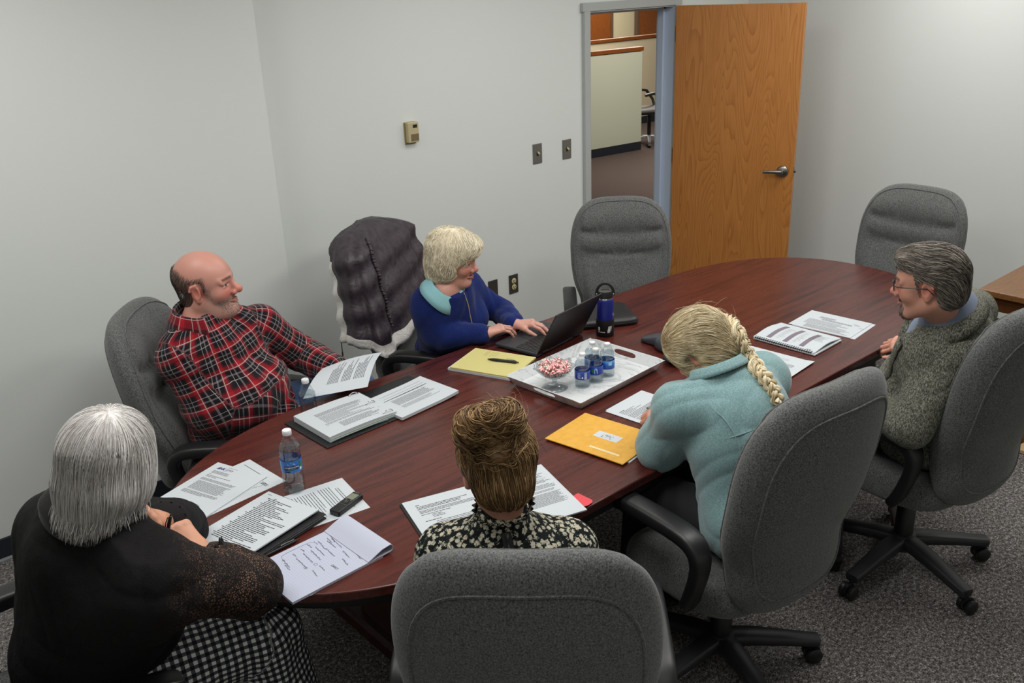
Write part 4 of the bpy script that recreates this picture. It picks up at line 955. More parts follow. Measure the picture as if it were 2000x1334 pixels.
# ------------------------------------------------------------------ sculpting with distance fields
def nrm(v): v = np.asarray(v, float); return v/(np.linalg.norm(v)+1e-12)
class Fld:
    """list of primitives: each evaluates a distance on points; smooth union / subtraction"""
    def __init__(s): s.p = []
    def cap(s, a, b, ra, rb=None, k=.01, op=1): s.p.append(('c', np.array(a, float), np.array(b, float), ra, ra if rb is None else rb, k, op)); return s
    def sph(s, a, r, k=.01, op=1): return s.cap(a, a, r, r, k, op)
    def ell(s, c, r, R=None, k=.02, op=1): s.p.append(('e', np.array(c, float), np.array(r, float), np.eye(3) if R is None else R, 0, k, op)); return s
    @staticmethod
    def dist(q, X, Y, Zz):
        if q[0] == 'c':
            a, b, ra, rb = q[1:5]; ab = b-a; L2 = float(ab@ab)
            px, py, pz = X-a[0], Y-a[1], Zz-a[2]
            if L2 < 1e-12: return np.sqrt(px*px+py*py+pz*pz)-ra
            h = np.clip((px*ab[0]+py*ab[1]+pz*ab[2])/L2, 0, 1)
            return np.sqrt((px-ab[0]*h)**2+(py-ab[1]*h)**2+(pz-ab[2]*h)**2)-(ra+(rb-ra)*h)
        c, r, R = q[1:4]; px, py, pz = X-c[0], Y-c[1], Zz-c[2]
        lx = px*R[0, 0]+py*R[1, 0]+pz*R[2, 0]; ly = px*R[0, 1]+py*R[1, 1]+pz*R[2, 1]; lz = px*R[0, 2]+py*R[1, 2]+pz*R[2, 2]
        k0 = np.sqrt((lx/r[0])**2+(ly/r[1])**2+(lz/r[2])**2); k1 = np.sqrt((lx/r[0]**2)**2+(ly/r[1]**2)**2+(lz/r[2]**2)**2)
        return k0*(k0-1)/(k1+1e-9)
    @staticmethod
    def comb(f, d, k, op):
        if op > 0:
            h = np.clip(.5+.5*(f-d)/k, 0, 1); return f*(1-h)+d*h-k*h*(1-h)
        h = np.clip(.5-.5*(f+d)/k, 0, 1); return f*(1-h)-d*h+k*h*(1-h)
    def bbox(s, q, m):
        if q[0] == 'c':
            r = max(q[3], q[4])+m; return np.minimum(q[1], q[2])-r, np.maximum(q[1], q[2])+r
        e = np.sqrt(((q[3]*q[2])**2).sum(1)) if True else q[2]
        return q[1]-e-m, q[1]+e+m
    def grid(s, ax):
        f = np.full([len(a) for a in ax], .3, np.float32); A = [np.asarray(a, np.float32) for a in ax]
        for q in s.p:
            lo, hi = s.bbox(q, q[5]+.03); sl = tuple(slice(int(np.searchsorted(A[i], lo[i])), int(np.searchsorted(A[i], hi[i]))) for i in range(3))
            if any(x.start >= x.stop for x in sl): continue
            X, Y, Zz = np.ix_(A[0][sl[0]], A[1][sl[1]], A[2][sl[2]]); d = Fld.dist(q, X, Y, Zz).astype(np.float32)
            f[sl] = Fld.comb(f[sl], d, q[5], q[6])
        return f
    def at(s, P):
        f = np.full(len(P), .3)
        for q in s.p: f = Fld.comb(f, Fld.dist(q, P[:, 0], P[:, 1], P[:, 2]), q[5], q[6])
        return f
    def bounds(s, m=.02):
        L = [s.bbox(q, m) for q in s.p if q[6] > 0]; return np.min([l[0] for l in L], 0), np.max([l[1] for l in L], 0)
def surface_nets(f, ax):
    S = f < 0; nx, ny, nz = f.shape
    c = [S[i:nx-1+i, j:ny-1+j, k:nz-1+k] for i in (0, 1) for j in (0, 1) for k in (0, 1)]
    n_in = sum(a.astype(np.int8) for a in c); act = (n_in > 0) & (n_in < 8); idx = np.argwhere(act); vid = np.full(act.shape, -1, np.int32); vid[act] = np.arange(len(idx))
    acc = np.zeros((len(idx), 3)); cnt = np.zeros(len(idx)); i, j, k = idx.T
    C8 = {(a, b, d): f[i+a, j+b, k+d] for a in (0, 1) for b in (0, 1) for d in (0, 1)}
    for a in C8:
        for axn in range(3):
            if a[axn]: continue
            b = list(a); b[axn] = 1; b = tuple(b); fa, fb = C8[a], C8[b]; m = (fa < 0) != (fb < 0); t = np.where(m, fa/(fa-fb+1e-20), 0)
            p = np.stack([np.full(len(idx), float(x)) for x in a], 1); p[:, axn] += t; acc[m] += p[m]; cnt[m] += 1
    g = idx+acc/cnt[:, None]; V = np.stack([np.interp(g[:, q], np.arange(len(ax[q])), ax[q]) for q in range(3)], 1)
    Fs = []
    for axn in range(3):
        sl0 = [slice(None)]*3; sl1 = [slice(None)]*3; sl0[axn] = slice(0, -1); sl1[axn] = slice(1, None)
        A, B = S[tuple(sl0)], S[tuple(sl1)]; E = np.argwhere(A != B); o = [q for q in range(3) if q != axn]
        E = E[(E[:, o[0]] > 0) & (E[:, o[1]] > 0) & (E[:, o[0]] < f.shape[o[0]]-1) & (E[:, o[1]] < f.shape[o[1]]-1)]
        def v(d0, d1): e = E.copy(); e[:, o[0]] -= d0; e[:, o[1]] -= d1; return vid[e[:, 0], e[:, 1], e[:, 2]]
        q = np.stack([v(1, 1), v(0, 1), v(0, 0), v(1, 0)], 1); ins = A[E[:, 0], E[:, 1], E[:, 2]]
        flip = ins if axn != 1 else ~ins; q[~flip] = q[~flip][:, ::-1]; Fs.append(q)
    Fq = np.concatenate(Fs); Fq = Fq[(Fq >= 0).all(1)]; return V, Fq
def axes(lo, hi, h, fine=()):
    """grid lines; fine = list of (lo3, hi3, step) boxes refined per axis"""
    out = []
    for q in range(3):
        x = lo[q]; L = [x]
        while x < hi[q]:
            st = h
            for a, b, s_ in fine:
                if a[q]-st < x < b[q]: st = min(st, s_)
            x += st; L.append(x)
        out.append(np.array(L))
    return out
def keep_big(V, Fq, frac=.02):
    """drop specks"""
    p = np.arange(len(V))
    for _ in range(60):
        m = p[Fq].min(1); q = p.copy()
        for c in range(Fq.shape[1]): np.minimum.at(q, Fq[:, c], m)
        q = q[q]
        if (q == p).all(): break
        p = q
    return V, Fq
def relax(V, Fq, n=1, a=.5):
    for _ in range(n):
        s = np.zeros_like(V); c = np.zeros(len(V))
        for i in range(4):
            for j in (1, 3): np.add.at(s, Fq[:, i], V[Fq[:, (i+j) % 4]]); np.add.at(c, Fq[:, i], 1)
        c[c == 0] = 1; V = V*(1-a)+s/c[:, None]*a
    return V
def fold_noise(P, amp, freq=1.0, seed=0, sharp=True):
    r = np.random.RandomState(seed); d = 0
    for o, (w, a) in enumerate(((14, 1.0), (27, .55), (52, .3))):
        k1, k2 = nrm(r.randn(3))*w*freq, nrm(r.randn(3))*w*.6*freq; s = np.sin(P@k1+1.6*np.sin(P@k2+r.rand()*6)+r.rand()*6)
        d = d+a*((1-2*np.abs(s)**.7) if sharp else s)
    return d*amp
def mk_field(fl, h, fine=(), clip=(), disp=None, pad=.02, rel=1):
    lo, hi = fl.bounds(pad); ax = axes(lo, hi, h, fine); f = fl.grid(ax)
    if clip:
        X, Y, Zz = np.meshgrid(*[a.astype(np.float32) for a in ax], indexing='ij', sparse=True)
        for p, n in clip:                                   # keep the side the normal points away from
            n = nrm(n); f = np.maximum(f, ((X-p[0])*n[0]+(Y-p[1])*n[1]+(Zz-p[2])*n[2]).astype(np.float32))
    if disp is not None:
        ii = np.argwhere(np.abs(f) < .03); P = np.stack([ax[q][ii[:, q]] for q in range(3)], 1); f[tuple(ii.T)] += disp(P).astype(np.float32)
    V, Fq = surface_nets(f, ax)
    if rel: V = relax(V, Fq, rel, .45)
    return V, Fq
def frame(fwd, up=(0, 0, 1)):
    """columns: forward, left, up"""
    x = nrm(fwd); y = nrm(np.cross(up, x)); z = np.cross(x, y); return np.stack([x, y, z], 1)
def head_R(yaw, pitch, roll=0):
    y, p, r = map(math.radians, (yaw, pitch, roll))
    f = np.array([math.cos(y)*math.cos(p), math.sin(y)*math.cos(p), math.sin(p)]); R = frame(f); c, s = math.cos(r), math.sin(r)
    return R@np.array([[1, 0, 0], [0, c, -s], [0, s, c]])
def m_skin():
    t = NT('skin'); c = t.attr('col', 'Color'); n = t.noise(t.coord(), 260, 3, .6)
    t.set(Base_Color=t.mix(t.math('MULTIPLY', n, .22), c, t.mix(1.0, c, (.78, .62, .58, 1), 'MULTIPLY')), Roughness=.46); t.b.inputs['Subsurface Weight'].default_value = .12
    t.b.inputs['Subsurface Radius'].default_value = (.012, .004, .002); t.b.inputs['Subsurface Scale'].default_value = 1
    t.bump(n, .12, .0006); return t.m
M['skin'] = m_skin()
M['eye_white'] = plain('eye_white', (206, 200, 194), .2); M['iris'] = plain('iris', (60, 66, 70), .15)

def head_prims(F_, c, R, sc_=1.0, jaw=1.0, nose=1.0, slim=1.0, ears=True, chinfat=0, nl=0.0, lip=1.0):
    W = lambda x, y, z: c+R@(np.array([x, y, z])*sc_)
    e = lambda p, r, k=.02, op=1, RR=None: F_.ell(W(*p), np.array(r)*sc_, R if RR is None else RR, k*sc_, op)
    cp = lambda a, b, ra, rb=None, k=.01, op=1: F_.cap(W(*a), W(*b), ra*sc_, (ra if rb is None else rb)*sc_, k*sc_, op)
    e((-.014, 0, .030), (.098, .077*slim, .086)); e((.020, 0, .012), (.068, .064*slim, .072), .02); e((.030, 0, -.045), (.052, .050*slim, .056), .03)
    for s in (1, -1):
        cp((-.018, s*.050*jaw, -.055), (.052, s*.018, -.100), .017, .016, .035)
        e((.050, s*.037*slim, -.030), (.026, .024, .024), .022)
    cp((.066, -.006, -.100), (.066, .006, -.100), .018*jaw, None, .02)
    if chinfat: e((.015, 0, -.105), (.05, .05, .026*chinfat), .03)
    for s in (1, -1): cp((.083, s*.007, .021), (.064, s*.047, .020), .0085, .007, .012)
    for s in (1, -1): e((.091, s*.031, .001), (.015, .019, .012), .014, -1)
    cp((.0785, 0, .014), (.0945+nl*.8, 0, -.024), .0072, .0100*nose, .012); F_.sph(W(.0975+nl, 0, -.029), .0112*nose*sc_, .010*sc_)
    for s in (1, -1): F_.sph(W(.0885+nl*.6, s*.0120*nose, -.035), .0080*sc_*nose, .007*sc_)
    for s in (1, -1):
        cp((.0915, s*.002, -.0598), (.0790, s*.022, -.0642), .0046*lip, .0026*lip, .004); cp((.0905, s*.002, -.0700), (.0790, s*.020, -.0662), .0054*lip, .0026*lip, .004)
        cp((.0995, 0, -.0648), (.0845, s*.024, -.0648), .0020, .0012, .0025, -1)
        cp((.084, s*.024, -.042), (.074, s*.034, -.062), .0012, .0008, .008, -1)
        cp((.0805, s*.018, .0058), (.0745, s*.045, .0038), .0042, .0034, .004); cp((.0800, s*.019, -.0062), (.0745, s*.043, -.0056), .0034, .0026, .004); cp((.0815, s*.016, .014), (.070, s*.048, .011), .0055, .005, .008)
    if ears:
        for s in (1, -1):
            er = R@head_R(s*14, 0, 0); e((-.012, s*.079*slim, -.006), (.019, .0085, .033), .006, 1, er); e((-.006, s*.0885*slim, -.004), (.010, .007, .019), .004, -1, er)
            cp((-.022, s*.084*slim, .018), (-.004, s*.081*slim, .024), .0048, .0045, .004); cp((-.029, s*.086*slim, .004), (-.022, s*.084*slim, .018), .0045, .0048, .004); F_.sph(W(-.008, s*.077*slim, -.036), .0085*sc_, .006)
    return W
def eyes(parent, W, R, sc_, root, look=0):
    for s in (1, -1):
        mb = MB(); c = W(.0690, s*.0310, .0008)-root; mb.m = 0; mb.ell(c, (.0118*sc_,)*3, 20, 14); mb.m = 1; d = nrm(R@np.array([1, s*.12+look, -.05]))
        mb.lathe([(.0056*sc_, .0104*sc_), (.0050*sc_, .0113*sc_), (.001, .0121*sc_)], 18, c, d); mb.obj('eye', [M['eye_white'], M['iris']], parent)
def hand(F_, w, d, n, t, curls, spread=.16, thumb=(0.35, .25), sc_=1.0, k=.0035):
    """w wrist, d direction wrist to knuckles, n back-of-hand normal, t thumb side; curls: 4 x (a,b,c) radians"""
    w = np.array(w, float); d = nrm(d); n = nrm(n-np.dot(n, d)*d); t = nrm(t-np.dot(t, d)*d-np.dot(t, n)*n); nails = []
    L = [(.043, .026, .020), (.047, .030, .021), (.043, .028, .021), (.034, .021, .018)]; off = (.029, .0095, -.010, -.028); kn = (.084, .088, .084, .076); rr = (.0092, .0094, .0088, .0078)
    for i in range(4):
        b = w+t*off[i]*.5*sc_+d*.006; q = w+d*kn[i]*sc_+t*off[i]*sc_+n*(.003 if i in (1, 2) else 0)*sc_; F_.cap(b, q, .0135*sc_, .0112*sc_, .016*sc_)
        F_.sph(q+n*.002, .0098*sc_, .008)
    for i in range(4):
        p = w+d*kn[i]*sc_+t*off[i]*sc_+n*(.003 if i in (1, 2) else 0)*sc_; a = 0; dd0 = nrm(d+t*spread*off[i]/.029)
        for j in range(3):
            a += curls[i][j]; dd = dd0*math.cos(a)-n*math.sin(a); q = p+dd*L[i][j]*sc_; r1 = rr[i]*(1, .9, .82, .68)[j]*sc_; r2 = rr[i]*(1, .9, .82, .68)[j+1]*sc_
            F_.cap(p, q, r1, r2, k); p = q
        nn = n*math.cos(a)+dd0*math.sin(a); nails.append((p-dd*.007*sc_+nn*(r2*.75), dd, nn, r2))
    p = w+d*.020*sc_+t*.022*sc_-n*.004*sc_; q = w+d*.052*sc_+t*(.045)*sc_-n*.010*sc_; F_.cap(w+d*.008*sc_+t*.012*sc_, q, .014*sc_, .0125*sc_, .014*sc_)
    a0, a1 = thumb; td = nrm(d*.85+t*(.75-a0)-n*a0); q2 = q+td*.034*sc_; F_.cap(q, q2, .0112*sc_, .0100*sc_, .006); td2 = nrm(td-t*a1+d*.2-n*a1*.4); q3 = q2+td2*.026*sc_; F_.cap(q2, q3, .0100*sc_, .0080*sc_, .004)
    nails.append((q3-td2*.006*sc_+nrm(n+t*.5)*.006*sc_, td2, nrm(n+t*.5), .008*sc_))
    return nails
def colour_skin(V, W0, R, c, sc_, base, lips, brow=None, beard=None, beard_fn=None, blush=.5):
    base = np.array(srgb(base)); col = np.tile(base, (len(V), 1)); q = (V-c)@R/sc_; x, y, z = q.T; ay = np.abs(y)
    def blend(m, cc): m = np.clip(m, 0, 1)[:, None]; col[:] = col*(1-m)+np.array(srgb(cc) if len(cc) == 3 else cc)*m
    near = (np.abs(q) < .2).all(1)
    red = (min(255, int(base_255(base)[0]*1.0)), int(base_255(base)[1]*.78), int(base_255(base)[2]*.74))
    g = lambda cx, cy, cz, r: np.exp(-(((x-cx)**2+(ay-cy)**2+(z-cz)**2)/r**2))*near
    blend(g(.075, .038, -.03, .024)*blush, red); blend(g(.108, 0, -.03, .018)*blush*1.3, red); blend(g(-.01, .085, -.004, .026)*blush, red)
    if beard_fn is not None: blend(beard_fn(x, ay, z)*near, beard)
    blend(((x > .078) & (ay < .0235) & (np.abs(z+.0648) < .0095-ay*.22)).astype(float)*.75*near, lips)
    if brow is not None: blend(np.clip(1.4-np.abs((z-.0225+ay*.03)/.0046), 0, 1)*((x > .05) & (ay > .010) & (ay < .047))*near*.85, brow)
    blend(((x > .07) & (ay > .018) & (ay < .044) & (np.abs(z-.0050) < .0018)).astype(float)*.6*near, (70, 50, 44))
    return col
def base_255(c): return [255*((v*12.92) if v <= .0031308 else 1.055*v**(1/2.4)-.055) for v in c[:3]]
def puv(V, bones):
    """cloth coordinates: u around, v along the nearest limb"""
    best = np.full(len(V), 9.); out = np.zeros((len(V), 3))
    for i, (a, b, rad, ref, u0) in enumerate(bones):
        a, b = np.array(a, float), np.array(b, float); ax_ = nrm(b-a); ref = nrm(ref-np.dot(ref, ax_)*ax_); s_ = np.cross(ax_, ref); p = V-a; L = np.linalg.norm(b-a)
        t = p@ax_; tc = np.clip(t, 0, L); dd = np.linalg.norm(p-tc[:, None]*ax_, axis=1)-rad; m = dd < best
        th = np.arctan2(p@s_, p@ref); o = np.stack([th*rad*1.05+u0, t, np.full(len(V), i*1.0)], 1); out[m] = o[m]; best[m] = dd[m]
    return out
def strands(fl, roots, flow, n, step, r, lift, seed=0, grav=0, stop=None, taper=True, stick=1.0, sides=3, jit=.15):
    """combed strands hugging the hair volume; returns verts, quads and a per-strand shade"""
    rs = np.random.RandomState(seed); P = roots.copy(); N = len(P); path = [P.copy()]; off = lift*rs.rand(N); alive = np.ones(N, bool); ln = rs.uniform(.55, 1, N)*n; jd = rs.randn(N, 3)*jit
    e = 2e-3
    def grad(P): return np.stack([fl.at(P+np.eye(3)[q]*e)-fl.at(P-np.eye(3)[q]*e) for q in range(3)], 1)/(2*e)
    for k in range(n):
        g = grad(P); g /= np.linalg.norm(g, axis=1)[:, None]+1e-9; d = flow(P, k/n)+jd; d = d-(d*g).sum(1)[:, None]*g*stick; d /= np.linalg.norm(d, axis=1)[:, None]+1e-9
        Q = P+d*step; f = fl.at(Q); Q = Q-(f-off)[:, None]*g*stick*.9; Q[:, 2] -= grav*step*(k/n)**2
        mv = (k < ln) & (True if stop is None else ~stop(P)); Q[~mv] = P[~mv]; P = Q; path.append(P.copy())
    A = np.stack(path, 1); m = A.shape[1]; T = np.gradient(A, axis=1); T /= np.linalg.norm(T, axis=2)[:, :, None]+1e-9
    up = np.array([.3, .2, .93]); X = np.cross(T, up); X /= np.linalg.norm(X, axis=2)[:, :, None]+1e-9; Y = np.cross(T, X)
    w = (np.interp(np.linspace(0, 1, m), [0, .2, .75, 1], [.6, 1, .85, .12]) if taper else np.ones(m))[None, :, None]*(r*rs.uniform(.6, 1.3, N))[:, None, None]
    V = np.stack([A+(X*math.cos(2*PI*s_/sides)+Y*math.sin(2*PI*s_/sides))*w for s_ in range(sides)], 2).reshape(-1, 3)
    base = (np.arange(N)[:, None]*m+np.arange(m-1)[None, :])*sides; Fs = []
    for s_ in range(sides): s2 = (s_+1) % sides; Fs.append(np.stack([base+s_, base+s2, base+sides+s2, base+sides+s_], -1).reshape(-1, 4))
    sh = np.repeat(rs.rand(N), m*sides); return V, np.concatenate(Fs), sh
def roots_on(fl, c, n, seed, keep=None, rad=.3):
    rs = np.random.RandomState(seed); D = rs.randn(n, 3); D /= np.linalg.norm(D, axis=1)[:, None]; t = np.full(n, rad)
    for _ in range(24): t = t-fl.at(c+D*t[:, None])*.9
    P = c+D*t[:, None]; ok = np.abs(fl.at(P)) < .004
    if keep is not None: ok &= keep(P)
    return P[ok]
def merge(parts):
    Vs, Fs, Ss = [], [], []; n = 0
    for V, Fq, s in parts: Vs.append(V); Fs.append(Fq+n); Ss.append(s if s is not None else np.full(len(V), .35)); n += len(V)
    return np.concatenate(Vs), np.concatenate(Fs), np.concatenate(Ss)
def m_hair(name, dark, mid, light, rough=.45):
    t = NT(name); s = t.attr('shade', 'Fac'); n = t.noise(t.coord(), 55, 3); f = t.math('ADD', t.math('MULTIPLY', s, .75), t.math('MULTIPLY', n, .3))
    t.set(Base_Color=t.ramp(f, [(.08, srgb(dark)), (.5, srgb(mid)), (.95, srgb(light))]), Roughness=rough); t.b.inputs['Specular IOR Level'].default_value = .35; return t.m
def hair_obj(name, parts, mat, parent, root):
    V, Fq, S = merge(parts); return np_mesh(name, V-root, Fq, mat, parent, attrs={'shade': S})

class Person:
    """joints in world metres"""
    def __init__(s, J, **k): s.J = {a: np.array(b, float) for a, b in J.items()}; s.k = k; s.hip = (s.J['HL']+s.J['HR'])/2; s.root = np.array([s.hip[0], s.hip[1], 0]); s.up = nrm(s.J['N']-s.hip); s.left = nrm(s.J['SL']-s.J['SR']); s.left = nrm(s.left-np.dot(s.left, s.up)*s.up); s.fwd = np.cross(s.left, s.up); s.R = np.stack([s.fwd, s.left, s.up], 1); s.hR = head_R(*k['head']); s.hs = k.get('hs', 1.0)
    def torso(s, F_, g=0., belly=0, wide=1.0, deep=1.0, bust=0):
        T = np.linalg.norm(s.J['N']-s.hip); P = lambda x, y, t: s.hip+s.R@np.array([x, y, t*T]); k = .05
        F_.ell(P(-.01, 0, .08), (.125*deep+g, .170*wide+g, .11), s.R, k); F_.ell(P(.02+belly*.45, 0, .34), (.105*deep+belly+g, .145*wide+belly*.6+g, .15), s.R, k); F_.ell(P(0, 0, .66), (.108*deep+g, .155*wide+g, .17), s.R, k); F_.ell(P(-.012, 0, .84), (.085*deep+g, .13*wide+g, .10), s.R, k)
        if bust:
            for y in (1, -1): F_.ell(P(.075, y*.07, .62), (.06+bust, .065+g, .06), s.R, .04)
        F_.cap(s.J['SL'], s.J['SR'], .048+g, None, .05)
        for a in ('SL', 'SR'): F_.sph(s.J[a], .052+g, .04); F_.cap(s.J['N']+s.up*.02, s.J[a], .040+g*.6, .042+g, .05)
    def arms(s, F_, g=0., which=('L', 'R'), r=(.048, .043, .040, .028), cut=1.0, k=.013):
        for a in which:
            S_, E, W_ = s.J['S'+a], s.J['E'+a], s.J['W'+a]; F_.cap(S_, E, r[0]+g, r[1]+g, k*1.5); F_.cap(E, E+(W_-E)*cut, r[2]+g, r[3]+g, k); F_.cap(E+(W_-E)*.1, E+(W_-E)*.45, r[2]+g+.003, r[2]+g-.002, k)
    def legs(s, F_, g=0., r=(.082, .058, .052, .036), feet=True):
        for a in 'LR':
            F_.cap(s.J['H'+a], s.J['K'+a], r[0]+g, r[1]+g, .05); F_.cap(s.J['K'+a], s.J['A'+a], r[2]+g, r[3]+g, .03)
    def bones(s, g=.02, ut=.13):
        b = [(s.hip-s.up*.1, s.J['N']+s.up*.05, ut, s.fwd, 0)]
        for a in 'LR': b += [(s.J['S'+a], s.J['E'+a], .055+g, -s.up, .7), (s.J['E'+a], s.J['W'+a], .045+g, np.array([0, 0, -1.]), .7)]
        return b
    def body(s, parent, hand_spec, base, lips=(168, 96, 88), brow=(90, 80, 70), beard=None, beard_fn=None, blush=.5, fine=.0026, neck=.056, headkw={}, nailc=None, hidden_head=False):
        F_ = Fld(); J = s.J; s.torso(F_, -.012, **{a: b for a, b in s.k.get('torso', {}).items()}); s.arms(F_, 0.0); s.legs(F_, -.006); W = None
        for a in 'LR': an = J['A'+a]; F_.ell(np.array([an[0], an[1], .045])+s.footdir(a)*.05, (.085, .032, .024), frame(s.footdir(a)), .02)
        F_.cap(J['N']-s.up*.02, J['H']+s.hR@np.array([-.028, 0, -.06])*s.hs, neck, neck*.96, .03)
        W = head_prims(F_, J['H'], s.hR, s.hs, **headkw); nails = []
        for a, (d, n, t, curls, th, sp) in hand_spec.items(): nails += hand(F_, J['W'+a], d, n, t, curls, sp, th, s.k.get('hsc', 1.0))
        fb = [(J['H']-.135*s.hs, J['H']+.135*s.hs, fine)]+[(J['W'+a]-.12, J['W'+a]+.12, .0032) for a in hand_spec if s.k.get('finehands', True)]
        V, Fq = mk_field(F_, .009, fb, rel=1)
        col = colour_skin(V, None, s.hR, J['H'], s.hs, base, lips, brow, beard, beard_fn, blush)
        o = np_mesh('body', V-s.root, Fq, M['skin'], parent, attrs={'col': col}); s.W = W
        if not hidden_head: eyes(parent, W, s.hR, s.hs, s.root)
        if nailc is not None and nails:
            for (p, d, n, r) in nails:
                mb = MB(); Rn = frame(d, n); mb.ell(p-s.root, (.0062, r*.72, .0016), 12, 8, Matrix([list(map(float, x)) for x in Rn])); mb.obj('fingernail', nailc, o)
        return o
    def footdir(s, a): d = s.k.get('foot', s.fwd); d = np.array([d[0], d[1], 0]); return nrm(d)
def cloth(name, fl, h, mat, parent, root, clip=(), disp=None, bones=None, fine=(), rel=1, extra=None):
    V, Fq = mk_field(fl, h, fine, clip, disp, .025, rel); at = {}
    if bones is not None: at['puv'] = puv(V, bones)
    if extra: at.update(extra(V))
    return np_mesh(name, V-root, Fq, mat, parent, attrs=at)
def shoes(p, parent, mat):
    for a in 'LR':
        F_ = Fld(); d = p.footdir(a); an = p.J['A'+a]; R = frame(d); g = np.array([an[0], an[1], 0.])
        F_.ell(g+d*.09+np.array([0, 0, .038]), (.085, .046, .034), R, .03); F_.ell(g+d*.0+np.array([0, 0, .05]), (.06, .038, .045), R, .03); F_.cap(g-d*.04+np.array([0, 0, .014]), g+d*.14+np.array([0, 0, .014]), .014, .014, .02)
        cloth('shoe', F_, .007, mat, parent, p.root, clip=[((0, 0, .001), (0, 0, -1))])
def collar(parent, c, up, fwd, r, root, mat, h=.035, drop=.05, out=.022, gap=.35, tilt=0, name='collar', sx=1.0, sy=1.12, pts_len=1.5, n=44, attrs=None):
    """shirt collar: a stand round the neck that folds over and ends in two points at the front"""
    up = nrm(up); fwd = nrm(fwd-np.dot(fwd, up)*up); left = np.cross(up, fwd); V = []; m = 7
    for i in range(n+1):
        a = gap+(2*PI-2*gap)*i/n; ef = max(0, math.cos(a)); fr = ef**2
        ca, sa = math.cos(a)*sx, math.sin(a)*sy; dirv = fwd*ca+left*sa; hh = h*(1-.45*fr); dr = drop*(1+fr*(pts_len-1)); lower = -.012*fr
        prof = [(0, 0), (.002, hh*.6), (.004, hh), (.009, hh*1.04), (.013, hh*.8), (.016+out*.6, hh-dr*.55), (.018+out, hh-dr)]
        for x, z in prof: V.append(np.array(c)+dirv*(r+x)+up*(z+lower+tilt*ca))
    V = np.array(V); Fq = np.array([(i*m+j, i*m+j+1, (i+1)*m+j+1, (i+1)*m+j) for i in range(n) for j in range(m-1)])
    at = {'puv': np.stack([np.repeat(np.arange(n+1)*r*2*PI/n, m), np.tile(np.arange(m)*.012, n+1), np.zeros(len(V))], 1)}
    o = np_mesh(name, V-root, Fq, mat, parent, attrs=at); s_ = o.modifiers.new('th', 'SOLIDIFY'); s_.thickness = .003; s_.offset = 0; return o

# ------------------------------------------------------------------ cloth materials
def m_plaid():
    t = NT('red_plaid_flannel'); v = t.attr('puv'); sp = t.n('ShaderNodeSeparateXYZ'); t.l(v, sp); per = .072
    def prof(x, ph):
        f = t.math('FRACT', t.math('ADD', t.math('MULTIPLY', x, 1/per), ph+20))
        c = t.ramp(f, [(0, srgb(158, 24, 36)), (.09, srgb(84, 18, 28)), (.17, srgb(16, 16, 22)), (.52, srgb(12, 12, 18)), (.58, srgb(128, 120, 122)), (.65, srgb(16, 15, 22)), (.83, srgb(120, 22, 32)), (.92, srgb(172, 28, 40))], 'CONSTANT')
        w = t.math('LESS_THAN', t.math('ABSOLUTE', t.math('SUBTRACT', f, .90)), .017); w2 = t.math('LESS_THAN', t.math('ABSOLUTE', t.math('SUBTRACT', f, .40)), .010)
        return c, t.math('MAXIMUM', w, w2)
    c1, w1 = prof(sp.outputs[0], 0); c2, w2 = prof(sp.outputs[1], .3); c = t.mix(.5, c1, c2)
    c = t.mix(t.math('MULTIPLY', t.math('MAXIMUM', w1, w2), .55), c, srgb(210, 200, 196)); n = t.noise(t.coord(), 700, 2)
    t.set(Base_Color=c, Roughness=.9); t.b.inputs['Sheen Weight'].default_value = .12; t.b.inputs['Specular IOR Level'].default_value = .2; t.bump(n, .3, .0006); return t.m
def m_knit(name, a, b, sc_=420, bump=.5, sheen=.2):
    t = NT(name); n = t.noise(t.coord(), sc_, 3, .7); t.set(Base_Color=t.ramp(n, [(.35, srgb(a)), (.65, srgb(b))]), Roughness=.92); t.b.inputs['Sheen Weight'].default_value = sheen; t.b.inputs['Specular IOR Level'].default_value = .2; t.bump(n, bump, .0012); return t.m
def m_floral():
    t = NT('floral_cotton'); v = t.coord(); vo = t.n('ShaderNodeTexVoronoi'); vo.inputs['Scale'].default_value = 72; vo.inputs['Randomness'].default_value = .75; nz = t.noise(v, 300, 2, .5, 0, 1)
    t.l(t.mix(.012, v, nz, 'ADD'), vo.inputs['Vector']); d = vo.outputs['Distance']
    c = t.ramp(d, [(.0, srgb(150, 110, 80)), (.13, srgb(176, 142, 112)), (.17, srgb(200, 194, 174)), (.40, srgb(184, 180, 162)), (.47, srgb(26, 34, 30)), (.6, srgb(12, 16, 17))]); g = t.noise(v, 120, 2)
    c = t.mix(t.math('GREATER_THAN', g, .62), c, t.mix(.5, c, srgb(40, 62, 48)))
    t.set(Base_Color=c, Roughness=.85); t.b.inputs['Specular IOR Level'].default_value = .2; t.bump(t.noise(v, 500, 2), .2, .0005); return t.m
